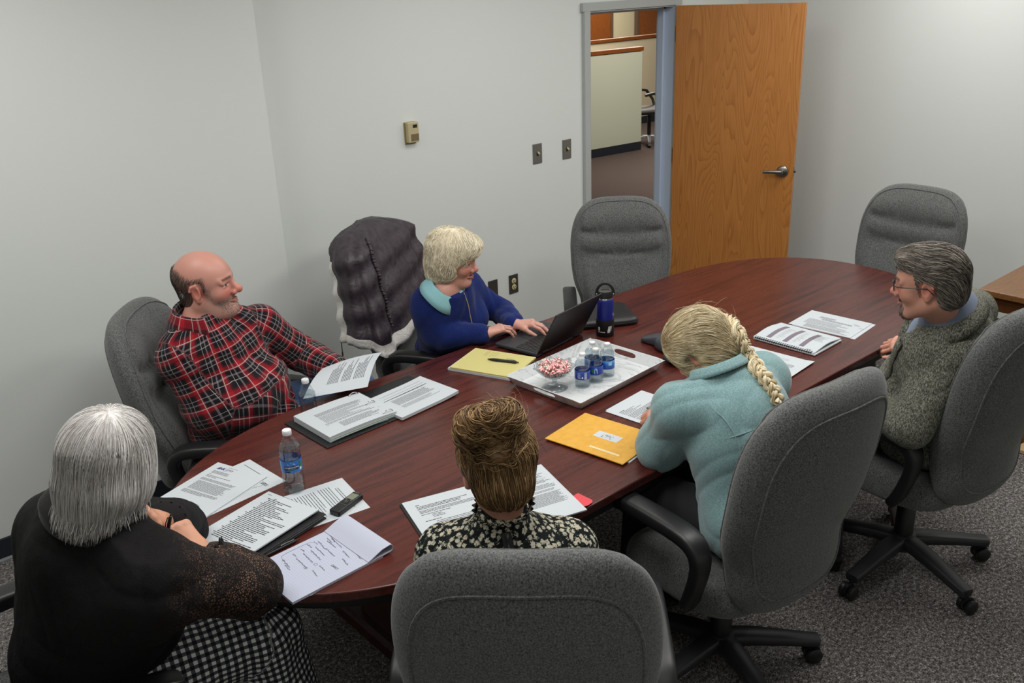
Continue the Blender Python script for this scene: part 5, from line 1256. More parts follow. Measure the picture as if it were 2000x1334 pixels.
def m_lace():
    t = NT('black_lace'); v = t.coord(); vo = t.n('ShaderNodeTexVoronoi', feature='DISTANCE_TO_EDGE'); vo.inputs['Scale'].default_value = 170; t.l(v, vo.inputs['Vector'])
    big = t.noise(v, 16, 2, .5, .8); ring = t.n('ShaderNodeTexVoronoi'); ring.inputs['Scale'].default_value = 34; t.l(v, ring.inputs['Vector'])
    rr = t.math('FRACT', t.math('MULTIPLY', ring.outputs['Distance'], 3.4)); hole = t.math('MULTIPLY', t.math('GREATER_THAN', vo.outputs['Distance'], .16), t.math('GREATER_THAN', big, .52)); hole = t.math('MULTIPLY', hole, t.math('GREATER_THAN', rr, .35))
    lace = t.attr('lace', 'Fac'); hole = t.math('MULTIPLY', hole, lace); net = t.math('MULTIPLY', t.math('MULTIPLY', t.math('GREATER_THAN', vo.outputs['Distance'], .2), lace), .30)
    c = t.mix(t.math('MAXIMUM', t.math('MULTIPLY', hole, .85), net), srgb(19, 17, 18), srgb(136, 102, 82)); t.set(Base_Color=c, Roughness=.8); t.b.inputs['Specular IOR Level'].default_value = .25
    hb = t.math('ADD', t.math('MULTIPLY', rr, .6), t.noise(v, 380, 2)); t.bump(hb, .55, .0022); return t.m
def m_tweed():
    t = NT('grey_tweed'); v = t.coord(); a = t.noise(v, 620, 2, .8); b = t.noise(t.scale(v, 1, 1, .45), 240, 3, .7); f = t.math('ADD', t.math('MULTIPLY', a, .55), t.math('MULTIPLY', b, .45))
    t.set(Base_Color=t.ramp(f, [(.38, srgb(24, 25, 22)), (.5, srgb(92, 93, 84)), (.62, srgb(182, 180, 164))]), Roughness=.95); t.b.inputs['Specular IOR Level'].default_value = .15; t.bump(f, .5, .0012); return t.m
def m_gingham():
    t = NT('black_white_gingham'); v = t.attr('puv'); sp = t.n('ShaderNodeSeparateXYZ'); t.l(v, sp)
    a = t.math('GREATER_THAN', t.math('FRACT', t.math('ADD', t.math('MULTIPLY', sp.outputs[0], 1/.021), 20)), .5); b = t.math('GREATER_THAN', t.math('FRACT', t.math('ADD', t.math('MULTIPLY', sp.outputs[1], 1/.021), 20)), .5)
    s = t.math('MULTIPLY', t.math('ADD', a, b), .5); t.set(Base_Color=t.ramp(s, [(0, srgb(14, 15, 20)), (.4, srgb(74, 76, 84)), (.8, srgb(226, 226, 220))], 'CONSTANT'), Roughness=.9); return t.m
M['plaid'] = m_plaid(); M['sweater'] = m_knit('royal_blue_knit', (10, 22, 70), (26, 46, 112), 380, .5, .1); M['fleece'] = m_knit('seafoam_fleece', (108, 142, 144), (140, 172, 173), 240, .6, .4)
M['floral'] = m_floral(); M['lace'] = m_lace(); M['tweed'] = m_tweed(); M['gingham'] = m_gingham()
M['denim'] = m_knit('blue_denim', (52, 76, 112), (90, 118, 156), 500); M['dark_trousers'] = plain('charcoal_trousers', (26, 27, 31), .85); M['aqua'] = m_knit('aqua_pique', (136, 188, 196), (156, 206, 212), 600, .3, .1)
M['shirt_grey'] = m_knit('blue_grey_shirt', (118, 128, 148), (134, 144, 164), 700, .2, .05)
M['shoe'] = plain('black_shoe_leather', (22, 20, 20), .35); M['nail'] = plain('natural_nail', (206, 160, 150), .3); M['nail_dark'] = plain('dark_nail_varnish', (40, 30, 70), .25)

# ------------------------------------------------------------------ people
def hp(p, P): return (P-p.J['H'])@p.hR/p.hs        # into head coordinates
def hw(p, q): return np.asarray(q, float)@p.hR.T    # head direction to world
def person(p, label):
    return empty('person', tuple(p.root), 0, label, 'person')

# ---- A: man in the red plaid shirt
A = Person(dict(H=Z(405, 553, 1.20), N=Z(398, 628, 1.06)+[.0, .02, 0], SR=Z(352, 700, .95), SL=Z(505, 640, .97)+[.01, .02, 0], ER=Z(424, 822, .70)+[0, .02, 0], WR=(1.41, 3.0, .675), EL=(1.60, 3.21, .80), WL=(1.64, 3.0, .775),
    HL=(1.35, 3.25, .605), HR=(1.24, 3.10, .605), KL=(1.80, 3.12, .60), KR=(1.66, 2.97, .60), AL=(1.86, 3.12, .09), AR=(1.72, 2.92, .09)), head=(-46, 4, 4), hs=1.06, torso=dict(belly=.055, wide=1.12, deep=1.12), foot=(.8, -.5, 0))
pa = person(A, 'balding man in a red and black plaid shirt leaning back in his chair'); X3 = np.array([0, 0, 1.])
beardA = lambda x, ay, z: np.clip((-(z+.045)-.35*(.06-x)*0)/.02, 0, 1)*np.clip((x+.02)/.02, 0, 1)*np.clip((.9-np.exp(-((x-.09)**2+(ay)**2+(z+.065)**2)/.0004)), 0, 1)*.35
A.body(pa, {'L': (nrm(np.array([-.1, -.9, .1])), np.array([0.1, .1, 1.]), np.array([-1., 0, 0]), [(.5, .6, .4)]*4, (.4, .3), .1), 'R': (nrm(np.array([.75, -.55, -.1])), np.array([0, 0, 1.]), np.array([.5, .8, 0]), [(.4, .5, .3)]*4, (.3, .3), .1)},
    (202, 146, 130), lips=(172, 108, 98), brow=(84, 68, 58), beard=(150, 134, 122), beard_fn=beardA, blush=.75, neck=.064, headkw=dict(jaw=1.12, nose=1.15, chinfat=1.0, nl=.009, lip=.62))
F_ = Fld(); A.torso(F_, .014, belly=.062, wide=1.12, deep=1.12); A.arms(F_, .020, cut=.94, r=(.052, .048, .044, .034))
F_.cap(A.hip+[.02, -.0, -.02], A.J['HL']*.75+A.J['KL']*.25, .12, .10, .05); F_.cap(A.hip, A.J['HR']*.75+A.J['KR']*.25, .12, .10, .05)
F_.cap(A.J['N']+[0, 0, .0], A.J['N']-A.up*.05, .066, .075, .03)
A.bn = A.bones(.02, .155)
cloth('plaid_shirt', F_, .0055, M['plaid'], pa, A.root, clip=[(A.J['N']+A.up*.035, A.up+.0*A.fwd)], disp=lambda P: fold_noise(P, .0052, 1.0, 3), bones=A.bn)
mb = MB()
for k in range(5):
    q = A.hip+A.up*(.12+.09*k); f_ = F_; t_ = .35
    for _ in range(20): t_ -= f_.at((q+A.fwd*t_+A.left*.0)[None])[0]*.9
    mb.lathe([(.006, 0), (.006, .002), (.003, .003)], 12, q+A.fwd*(t_+.001)-A.root, A.fwd)
mb.obj('shirt_button', plain('dark_button', (40, 30, 34), .3), pa)
collar(pa, A.J['N']+A.up*.030, A.up+.12*A.fwd, A.fwd, .068, A.root, M['plaid'], .038, .060, .026, .26, .0)
T_ = Fld(); A.legs(T_, .012); T_.ell(A.hip, (.15, .19, .12), A.R, .05); cloth('jeans', T_, .009, M['denim'], pa, A.root, clip=[((0, 0, .07), (0, 0, -1))], disp=lambda P: fold_noise(P, .004, 1, 8))
shoes(A, pa, M['shoe'])
HF = Fld(); c = A.J['H']; W = A.W
HF.ell(W(-.016, 0, .030), np.array([.102, .082, .089])*A.hs, A.hR, .02); HF.ell(W(-.04, 0, -.04), np.array([.066, .062, .06])*A.hs, A.hR, .03)
def keepA(P):
    x, y, z = hp(A, P).T; return (z < .050+.030*np.clip((-.02-x)/.05, 0, 1)) & (x < .026-.25*np.maximum(0, .02-z)) & (z > -.085) & ~((np.abs(x+.010) < .024) & (np.abs(z+.005) < .036))
rt = roots_on(HF, c, 9000, 1, keepA); hair_obj('hair', [strands(HF, rt, lambda P, t: hw(A, np.tile([-.55, 0, -.8], (len(P), 1))), 6, .0045, .00052, .002, 1, stop=lambda P: ~keepA(P))], m_hair('dark_grey_hair', (44, 38, 34), (92, 82, 74), (150, 142, 132)), pa, A.root)
SB = Fld(); head_prims(SB, c, A.hR, A.hs, 1.12, 1.12, ears=False, chinfat=1.0)
def keepB(P):
    x, y, z = hp(A, P).T; return (z < -.048) & (x > -.005) & ~((x > .06) & (np.abs(z+.065) < .011) & (np.abs(y) < .024)) & (z > -.125) | ((np.abs(x-.022) < .012) & (z < .01) & (z > -.06)) | ((x > .075) & (z < -.044) & (z > -.056))
rt = roots_on(SB, W(.02, 0, -.04), 7000, 2, keepB, .2); hair_obj('beard', [strands(SB, rt, lambda P, t: hw(A, np.tile([.2, 0, -1], (len(P), 1))), 3, .0022, .00055, .0015, 2)], m_hair('grey_stubble', (120, 104, 94), (170, 158, 148), (206, 200, 194)), pa, A.root)

# ---- B: woman in the royal blue sweater
B = Person(dict(H=Z(888, 506, 1.10), N=(2.205, 3.015, .955), SR=(2.17, 3.09, .90), SL=(2.40, 3.10, .905), ER=(2.18, 2.975, .775), WR=Z(948, 652, .797), EL=(2.50, 2.985, .79), WL=Z(1006, 633, .800),
    HL=(2.42, 3.21, .60), HR=(2.26, 3.15, .60), KL=(2.66, 2.96, .60), KR=(2.46, 2.88, .60), AL=(2.66, 2.92, .09), AR=(2.47, 2.84, .09)), head=(-58, -9, 3), hs=.96, torso=dict(wide=.92, deep=.95), hsc=.93, foot=(.45, -.85, 0))
pb = person(B, 'woman with short blonde hair and a blue sweater typing on the laptop')
dR = nrm(Z(992, 641, .80)-B.J['WR']); dL = nrm(Z(1036, 634, .80)-B.J['WL'])
B.body(pb, {'R': (dR+[0, 0, .10], X3, np.cross(X3, dR), [(.40, .45, .3), (.42, .5, .3), (.45, .5, .3), (.5, .5, .3)], (.55, .1), .22), 'L': (dL+[0, 0, .08], X3, -np.cross(X3, dL), [(.40, .40, .3), (.38, .42, .3), (.42, .45, .3), (.5, .5, .3)], (.55, .1), .22)},
    (204, 152, 136), lips=(170, 98, 92), brow=(120, 98, 80), blush=.55, neck=.044, headkw=dict(jaw=.9, slim=.95, nose=1.0, nl=.004, lip=.75), nailc=M['nail'])
F_ = Fld(); B.torso(F_, .012, wide=.92, deep=.95, bust=.016); B.arms(F_, .012, cut=.90, r=(.043, .041, .038, .029)); 
for a in 'LR': w_ = B.J['W'+a]; e_ = B.J['E'+a]; F_.cap(e_+(w_-e_)*.80, e_+(w_-e_)*.90, .037, .037, .008)
cloth('sweater', F_, .0050, M['sweater'], pb, B.root, clip=[(B.J['N']+X3*.022, X3*1.0+.35*B.fwd)], disp=lambda P: fold_noise(P, .0046, 1.0, 11), rel=4)
collar(pb, B.J['N']+X3*.030+B.fwd*.012, X3+.42*B.fwd+.06*B.left, B.fwd*.9-B.left*.1, .056, B.root, M['aqua'], .024, .048, .026, .20, -.004, pts_len=1.4)
mb = MB(); ln = []; TO = Fld(); B.torso(TO, .012, wide=.92, deep=.95, bust=.016)
def surf(fl, q, d, far=.4, o=.0065):
    t_ = far
    for _ in range(26): t_ -= fl.at((q+d*t_)[None])[0]*.85
    return q+d*(t_+o)
for sg in (1, -1):
    pts = []
    for k in range(13):
        u = k/12; q = B.hip+B.up*(.43-.27*u)+B.left*sg*(.055*(1-u**1.5)); pts.append(tuple(surf(TO, q, B.fwd)-B.root))
    ln.append(pts)
mb.tube(ln[0], .0022, 6); mb.tube(ln[1], .0018, 6); mb.obj('lanyard', plain('tan_cord', (176, 160, 128), .6), pb)
q = surf(TO, B.hip+B.up*.16, B.fwd)-B.root; MB().box(tuple(q), (.02, .005, .035), .001, rot=Matrix([list(map(float, r)) for r in np.stack([B.left, B.fwd, B.up], 1)])).obj('lanyard_fob', M['black'], pb)
T_ = Fld(); B.legs(T_, .012); T_.ell(B.hip, (.14, .18, .11), B.R, .05); cloth('trousers', T_, .011, M['dark_trousers'], pb, B.root, clip=[((0, 0, .07), (0, 0, -1))])
shoes(B, pb, M['shoe'])
HF = Fld(); W = B.W; hs = B.hs
E_ = lambda HF, P_, c, r, k=.03, op=1, s=1: HF.ell(P_.W(*c), np.array(r)*P_.hs, P_.hR, k, op)
E_(HF, B, (-.018, 0, .045), (.114, .098, .094)); E_(HF, B, (-.050, 0, -.030), (.080, .090, .082)); E_(HF, B, (-.055, 0, -.085), (.055, .070, .045))
for s in (1, -1): E_(HF, B, (-.012, s*.070, -.018), (.042, .029, .050))
E_(HF, B, (.066, .012, .074), (.040, .064, .026)); E_(HF, B, (.080, -.02, .066), (.022, .04, .014), .02)
def flowB(P, t):
    q = hp(B, P); d = q-np.array([-.035, .02, .13]); d[:, 2] -= .05; d = d/np.linalg.norm(d, axis=1)[:, None]
    fr = np.clip((q[:, 0]-.02)/.05, 0, 1)[:, None]; d = d*(1-fr)+fr*np.array([.35, -.55, -.75]); w = np.sin(q[:, 2]*95+q[:, 0]*60)*.5; d[:, 0] += w*.6; d[:, 1] += np.cos(q[:, 2]*80+q[:, 1]*40)*.3
    return hw(B, d)
noface = lambda p, xf=.05, zt=.045: (lambda P: (lambda q: (q[:, 0] > xf) & (q[:, 2] < zt-(.02*(np.abs(q[:, 1]) > .05))))(hp(p, P)))
rt = roots_on(HF, B.J['H'], 5200, 3, lambda P: ~noface(B, .036, .054)(P))
V, Fq = mk_field(HF, .005, disp=lambda P: fold_noise(P, .003, 2.2, 5, False))
hair_obj('hair', [(V, Fq, np.full(len(V), .6)), strands(HF, rt, flowB, 9, .0065, .0009, .011, 3, jit=.16)], m_hair('pale_blonde_hair', (200, 184, 150), (244, 233, 205), (254, 250, 234)), pb, B.root)

# ---- C: woman in black lace with the white bob
C_ = Person(dict(H=Z(213, 895, 1.22), N=(.455, 2.06, 1.065), SL=(.40, 2.24, .98), SR=(.50, 1.875, .975), ER=(.722, 1.905, .80), WR=Z(388, 1076, .905), EL=(.70, 2.29, .80), WL=(.60, 2.11, .955),
    HL=(.36, 2.26, .59), HR=(.40, 2.05, .59), KL=(.76, 2.28, .585), KR=(.77, 1.99, .585), AL=(.80, 2.29, .09), AR=(.81, 1.99, .09)), head=(30, -6, 12), hs=.95, torso=dict(wide=1.12, deep=1.2, belly=.02), hsc=.98, foot=(1, .1, 0))
pc_ = person(C_, 'woman with a white bob and black lace top holding a pen, seen from behind')
toC = nrm(CAM-C_.J['WR']); dC = nrm(Z(333, 1026, .955)-C_.J['WR'])
nl = C_.body(pc_, {'R': (dC, toC*.8+X3*.3, -CR*.7-CU*.6, [(.9, 1.1, .6), (.75, 1.0, .6), (1.1, 1.2, .7), (1.3, 1.2, .7)], (.25, .5), .12), 'L': (nrm(np.array([-.3, -.5, .5])), np.array([.8, 0, .3]), X3, [(1.1, 1.2, .6)]*4, (.3, .4), .05)},
    (208, 152, 122), lips=(168, 96, 88), brow=(150, 140, 130), blush=.5, neck=.054)
F_ = Fld(); C_.torso(F_, .018, belly=.04, wide=1.06, deep=1.18); C_.arms(F_, .022, cut=.62, r=(.055, .058, .046, .034))
F_.cap(C_.J['SL']-[0, 0, .05], C_.hip+[.0, .03, .1], .09, .12, .08); F_.cap(C_.J['SR']-[.02, 0, .05], C_.hip+[.0, -.05, .1], .10, .12, .08)
F_.sph(C_.J['N']+C_.left*.088+C_.up*.040-C_.fwd*.015, .034, .010, -1)
for a in 'LR': e_, w_ = C_.J['E'+a], C_.J['W'+a]; F_.cap(e_+(w_-e_)*.40, e_+(w_-e_)*.60, .044, .046, .012)
lace_fn = lambda V: {'lace': np.clip((V-(C_.J['SR']+C_.J['ER'])/2)@nrm(np.array([.6, -.7, .35]))/.05+.75, 0, 1)*np.clip(1.5-np.linalg.norm(V-(C_.J['SR']*.35+C_.J['ER']*.65), axis=1)/.16, 0, 1)}
cloth('lace_top', F_, .0052, M['lace'], pc_, C_.root, clip=[(C_.J['N']+C_.up*.030, C_.up-.10*C_.fwd)], disp=lambda P: fold_noise(P, .0048, .8, 21), extra=lace_fn)
# ruffled cuffs
for a in 'LR':
    e_, w_ = C_.J['E'+a], C_.J['W'+a]; ax_ = nrm(w_-e_); x_ = nrm(np.cross(ax_, [0.3, .2, 1])); y_ = np.cross(ax_, x_); V = []; n = 120; m = 6
    for j in range(m):
        for i in range(n): th_ = 2*PI*i/n; rr_ = .034+.004*j+.006*(j/5)*math.sin(14*th_+j*.3); V.append(e_+(w_-e_)*.52+ax_*(.010*j+.004*math.sin(14*th_+1.5)*(j/5))+(x_*math.cos(th_)+y_*math.sin(th_))*rr_)
    Fq = np.array([(j*n+i, j*n+(i+1) % n, (j+1)*n+(i+1) % n, (j+1)*n+i) for j in range(m-1) for i in range(n)]); o = np_mesh('cuff', np.array(V)-C_.root, Fq, M['lace'], pc_, attrs={'lace': np.zeros(len(V))}); s_ = o.modifiers.new('t', 'SOLIDIFY'); s_.thickness = .0015
# rolled cowl collar
mb = MB(); pts = [tuple(C_.J['N']+C_.R@np.array([math.cos(a)*.090-.012, math.sin(a)*.108, .030+.012*math.cos(a)-.012*math.sin(a)**2])-C_.root) for a in np.linspace(0, 2*PI, 40, endpoint=False)]
mb.tube(pts, 1, 12, closed=True, flat=(.018, .020)); mb.obj('cowl_collar', m_knit('black_lace_trim', (14, 13, 14), (34, 32, 33), 200), pc_)
SK = Fld(); SK.cap(C_.J['HR'], C_.J['KR'], .122, .086, .05); SK.cap(C_.J['HL'], C_.J['KL'], .122, .086, .05); SK.cap((C_.J['KL']+C_.J['KR'])/2, C_.hip, .09, .12, .06)
for a in 'LR': SK.cap(C_.J['K'+a], C_.J['A'+a]*.55+C_.J['K'+a]*.45+[.01, 0, 0], .088, .105, .05)
cloth('gingham_skirt', SK, .007, M['gingham'], pc_, C_.root, clip=[((0, 0, .33), (0, 0, -1))], disp=lambda P: fold_noise(P, .005, .9, 31), bones=[(C_.J['HR'], C_.J['KR'], .11, X3, 0), (C_.J['HL'], C_.J['KL'], .11, X3, 0), (C_.J['KR'], C_.J['AR'], .11, np.array([1., 0, 0]), 0), (C_.J['KL'], C_.J['AL'], .11, np.array([1., 0, 0]), 0)])
shoes(C_, pc_, M['shoe'])
HF = Fld(); E_(HF, C_, (-.012, 0, .036), (.112, .096, .094)); E_(HF, C_, (-.040, 0, -.048), (.088, .096, .086)); E_(HF, C_, (-.066, 0, -.108), (.054, .060, .056))
for s in (1, -1): E_(HF, C_, (.014, s*.072, -.040), (.048, .030, .076))
def flowC(P, t):
    q = hp(C_, P); d = q-np.array([-.01, .0, .155]); d[:, 2] *= .5; d = d/np.linalg.norm(d, axis=1)[:, None]; lo = np.clip((.10-q[:, 2])/.14, 0, 1)[:, None]
    d = d*(1-lo)+lo*(np.array([0, 0, -1.])-q*np.array([1.0, 1.6, 0])*np.clip(-q[:, 2:3]/.1, 0, 1)); return hw(C_, d)
rt = roots_on(HF, C_.J['H'], 6500, 4, lambda P: ~noface(C_, .062, .055)(P)); V, Fq = mk_field(HF, .006, disp=lambda P: fold_noise(P, .0012, 2, 6, False))
s1_ = strands(HF, rt, flowC, 20, .010, .00080, .007, 4, jit=.035, grav=.0, stop=lambda P: (hp(C_, P)[:, 2] < -.15))
lowk = lambda P: (hp(C_, P)[:, 2] < -.09) & (hp(C_, P)[:, 2] > -.13) & (hp(C_, P)[:, 0] < .05)
rt2 = roots_on(HF, C_.W(-.03, 0, -.06), 5000, 44, lowk); s2_ = strands(HF, rt2, lambda P, t: hw(C_, np.array([0, 0, -1.])+hp(C_, P)*np.array([2.5, 2.5, 0])), 7, .0085, .0008, .003, 7, jit=.12, stick=.1)
hair_obj('hair', [(V, Fq, np.full(len(V), .62)), s1_, s2_], m_hair('white_hair', (188, 182, 176), (222, 218, 214), (246, 244, 242), .38), pc_, C_.root)
a_, b_ = C_.J['WR']+dC*.085+toC*.012, None
pen('ballpoint_pen', C_.J['WR']+dC*.05-CR*.05-CU*.025+toC*.0, C_.J['WR']+dC*.115+CR*.012+CU*.018+toC*.035, .0048, [M['black'], M['blackrub'], M['black']], 'black pen held by the woman in black lace')

# ---- D: person with the bun, floral blouse
D = Person(dict(H=Z(972, 908, 1.165), N=(1.145, 1.405, .985), SL=(1.065, 1.515, .918), SR=(1.275, 1.33, .918), ER=(1.36, 1.37, .72), WR=(1.42, 1.50, .63), EL=(1.06, 1.62, .72), WL=(1.20, 1.68, .63),
    HL=(1.05, 1.36, .60), HR=(1.18, 1.23, .60), KL=(1.34, 1.66, .59), KR=(1.47, 1.53, .59), AL=(1.37, 1.72, .09), AR=(1.50, 1.56, .09)), head=(64, -24, 0), hs=.98, torso=dict(wide=.95, deep=.95), finehands=False, foot=(.7, .7, 0))
pd = person(D, 'person with a messy brown bun and a floral blouse, seen from behind at the front')
D.body(pd, {'R': (nrm(np.array([.4, .6, -.1])), X3, np.array([-.6, .4, 0]), [(.3, .4, .3)]*4, (.3, .3), .1), 'L': (nrm(np.array([.6, .4, -.1])), X3, np.array([.5, -.5, 0]), [(.3, .4, .3)]*4, (.3, .3), .1)},
    (196, 142, 120), brow=(110, 84, 60), neck=.046)
F_ = Fld(); D.torso(F_, .014, wide=.97, deep=1.0); D.arms(F_, .020, cut=.92)
for a, s in (('SL', 1), ('SR', -1)): F_.sph(D.J[a]+D.left*s*.012+D.up*.022, .046, .025)
NA = nrm(D.J['H']+D.hR@np.array([-.028, 0, -.06])-D.J['N']); F_.cap(D.J['N']-D.up*.03, D.J['N']+NA*.105, .066, .058, .02)
cloth('floral_blouse', F_, .0050, M['floral'], pd, D.root, clip=[(D.J['N']+NA*.094, NA)], disp=lambda P: fold_noise(P, .0036, 1.1, 41)+.0025*np.sin((P-D.J['SR'])@D.up*0+np.arctan2((P-D.J['SR'])@D.fwd, (P-D.J['SR'])@D.left)*22)*np.exp(-((np.linalg.norm(P-D.J['SR'], axis=1)-.06)/.02)**2)+.0025*np.sin(np.arctan2((P-D.J['SL'])@D.fwd, (P-D.J['SL'])@D.left)*22)*np.exp(-((np.linalg.norm(P-D.J['SL'], axis=1)-.06)/.02)**2))
# ruffled neck edge and back ribbon
V = []; n = 150; m = 4
for j in range(m):
    for i in range(n): th_ = 2*PI*i/n; rr_ = .059+.004*j*(1+.35*math.sin(24*th_)); V.append(D.J['N']+NA*(.088+.005*j)+np.cross(D.left, NA)*(math.cos(th_)*rr_)+D.left*math.sin(th_)*rr_)
Fq = np.array([(j*n+i, j*n+(i+1) % n, (j+1)*n+(i+1) % n, (j+1)*n+i) for j in range(m-1) for i in range(n)]); o = np_mesh('neck_ruffle', np.array(V)-D.root, Fq, M['floral'], pd); s_ = o.modifiers.new('t', 'SOLIDIFY'); s_.thickness = .0012
V = []; m = 16
for k in range(m):
    u = k/(m-1)
    for s in (-1, 1): q = D.J['N']+D.up*(.045-.30*u)-D.left*(.018+.010*u)+D.left*s*(.011+.008*u); V.append(surf(F_, q, -D.fwd)-D.root-D.fwd*.001)
np_mesh('ribbon', np.array(V), np.array([(2*k, 2*k+1, 2*k+3, 2*k+2) for k in range(m-1)]), plain('black_satin', (12, 13, 17), .35), pd).modifiers.new('t', 'SOLIDIFY').thickness = .002
T_ = Fld(); D.legs(T_, .014); T_.ell(D.hip, (.14, .18, .11), D.R, .05); cloth('trousers', T_, .011, M['dark_trousers'], pd, D.root, clip=[((0, 0, .07), (0, 0, -1))])
shoes(D, pd, M['shoe'])
HF = Fld(); E_(HF, D, (-.014, 0, .032), (.109, .092, .090)); E_(HF, D, (-.040, 0, -.045), (.070, .068, .058))
BC = np.array([-.088, .024, .092]); BN = nrm([-.80, .15, .60])
SKF = Fld(); SKF.p = list(HF.p); Rb = frame(np.cross([0, 1, 0], BN), BN); [SKF.cap(D.W(*(BC+Rb@np.array([0, math.cos(a)*.044, math.sin(a)*.044]))), D.W(*(BC+Rb@np.array([0, math.cos(a+.63)*.044, math.sin(a+.63)*.044]))), .027+.006*math.sin(a*3), .027+.006*math.sin(a*3+1.9), .006) for a in np.arange(0, 6.2, .628)]
def flowD(P, t):
    q = hp(D, P); v = np.array([-.06, .01, .07])-q; d = v/np.linalg.norm(v, axis=1)[:, None]; return hw(D, d)
def flowBun(P, t):
    q = hp(D, P)-BC; ax_ = BN; d = np.cross(ax_, q); d = d/(np.linalg.norm(d, axis=1)[:, None]+1e-6); w = np.sin(q[:, 0]*150+q[:, 1]*110)[:, None]; return hw(D, d+w*ax_*.7-q*4)
onbun = lambda P: np.linalg.norm(hp(D, P)-BC, axis=1) < .086
rt = roots_on(HF, D.J['H'], 4500, 5, lambda P: ~noface(D, .055, .05)(P) & ~onbun(P)); V, Fq = mk_field(SKF, .005, disp=lambda P: fold_noise(P, .007, 2.2, 7, True)*np.where(onbun(P), 1.0, .1))
s1_ = strands(HF, rt, flowD, 10, .0085, .0008, .004, 5, jit=.05, stop=onbun)
rt = roots_on(SKF, D.W(*BC), 3200, 6, onbun, .12); s2_ = strands(SKF, rt, flowBun, 10, .007, .0010, .014, 6, jit=.3)
rt = roots_on(SKF, D.W(*BC), 260, 8, onbun, .12); s3_ = strands(SKF, rt, flowBun, 10, .008, .00035, .03, 8, jit=.6, stick=.25)
hair_obj('hair', [(V, Fq, None), s1_, s2_, s3_], m_hair('light_brown_hair', (56, 40, 24), (126, 94, 58), (206, 170, 120)), pd, D.root)

# ---- E: woman with the long braid, seafoam fleece
E = Person(dict(H=Z(1368, 682, 1.10), N=(2.145, 1.525, 1.02), SL=(2.005, 1.56, .965), SR=(2.355, 1.53, .965), ER=(2.56, 1.66, .80), WR=(2.48, 1.86, .785), EL=(2.02, 1.655, .80), WL=Z(1318, 812, .79)+[-.03, -.02, 0],
    HL=(2.06, 1.33, .60), HR=(2.24, 1.33, .60), KL=(2.05, 1.75, .59), KR=(2.27, 1.75, .59), AL=(2.05, 1.80, .09), AR=(2.28, 1.80, .09)), head=(108, -42, 0), hs=.98, torso=dict(wide=.98, deep=1.0), hsc=.93, foot=(0, 1, 0))
pe = person(E, 'woman with a long blonde braid in a seafoam fleece jacket writing at the table')
dE = nrm(np.array([-.55, .55, .05]))
E.body(pe, {'L': (dE, nrm(np.array([-.3, -.3, .8])), np.array([.6, .6, .1]), [(1.0, 1.0, .5), (1.1, 1.1, .6), (1.2, 1.2, .6), (1.2, 1.2, .6)], (.5, .5), .06), 'R': (nrm(np.array([-.5, .6, 0])), X3, np.array([-.6, -.4, 0]), [(.3, .4, .3)]*4, (.3, .3), .1)},
    (206, 150, 132), brow=(160, 140, 110), blush=.8, neck=.050, nailc=M['nail_dark'])
F_ = Fld(); E.torso(F_, .026, wide=1.02, deep=1.12); E.arms(F_, .026, cut=.86, r=(.054, .052, .046, .034)); F_.ell(E.hip+[-.02, .02, .03], (.185, .17, .14), None, .06)
F_.cap(E.J['N']-E.up*.04, E.J['N']+E.up*.035, .085, .078, .025)
cloth('fleece_jacket', F_, .0052, M['fleece'], pe, E.root, clip=[(E.J['N']+E.up*.045, E.up-.1*E.fwd)], disp=lambda P: fold_noise(P, .0055, .85, 51))
collar(pe, E.J['N']+E.up*.02, E.up, E.fwd, .070, E.root, M['fleece'], .050, .028, .006, .2, .0, name='collar', pts_len=1)
mb = MB(); JK = F_
def seam(pts, d): return [tuple(surf(JK, np.array(p), nrm(d))-E.root-nrm(d)*.0015) for p in pts]
bk = -E.fwd
mb.tube(seam([E.hip+E.up*.33+E.left*x+E.fwd*0 for x in np.linspace(-.15, .15, 16)], bk), .0022, 6)
for s in (1, -1): mb.tube(seam([E.hip+E.up*(.44-.30*u)+E.left*s*(.145-.02*math.sin(u*3)) for u in np.linspace(0, 1, 14)], bk), .0022, 6)
mb.obj('seam', M['fleece'], pe)
T_ = Fld(); E.legs(T_, .014); T_.ell(E.hip, (.14, .17, .10), E.R, .05); cloth('trousers', T_, .011, M['dark_trousers'], pe, E.root, clip=[((0, 0, .07), (0, 0, -1))])
shoes(E, pe, M['shoe'])
HF = Fld(); E_(HF, E, (-.014, 0, .032), (.110, .092, .092)); E_(HF, E, (-.035, 0, -.040), (.078, .080, .062)); E_(HF, E, (-.01, 0, .05), (.095, .085, .078))
for s in (1, -1): E_(HF, E, (.012, s*.062, -.02), (.04, .025, .05))
for s in (1, -1): E_(HF, E, (.004, s*.094, -.012), (.026, .020, .030), .010, -1)
midl = lambda q: np.stack([np.full(len(q), -.10), np.zeros(len(q)), np.clip(q[:, 2]-.03, -.08, .09)], 1)
def flowE(P, t):
    q = hp(E, P); v = midl(q)-q; d = v/(np.linalg.norm(v, axis=1)[:, None]+1e-6); d[:, 2] -= .25+.12*np.sin(q[:, 0]*110); d[:, 1] += .1*np.sin(q[:, 2]*90); return hw(E, d)
earE = lambda P: (lambda q: (np.abs(q[:, 0]-.0) < .024) & (np.abs(q[:, 2]+.012) < .028) & (np.abs(q[:, 1]) > .05))(hp(E, P))
rt = roots_on(HF, E.J['H'], 6500, 9, lambda P: ~noface(E, .058, .045)(P) & ~earE(P)); V, Fq = mk_field(HF, .005, disp=lambda P: fold_noise(P, .002, 2.2, 9, False))
s1_ = strands(HF, rt, flowE, 9, .0085, .0008, .006, 9, jit=.07); rt = roots_on(HF, E.J['H'], 420, 19, lambda P: (hp(E, P)[:, 0] < .03) & (hp(E, P)[:, 2] > -.03)); s2_ = strands(HF, rt, flowE, 9, .010, .00030, .035, 10, jit=.75, stick=.3)
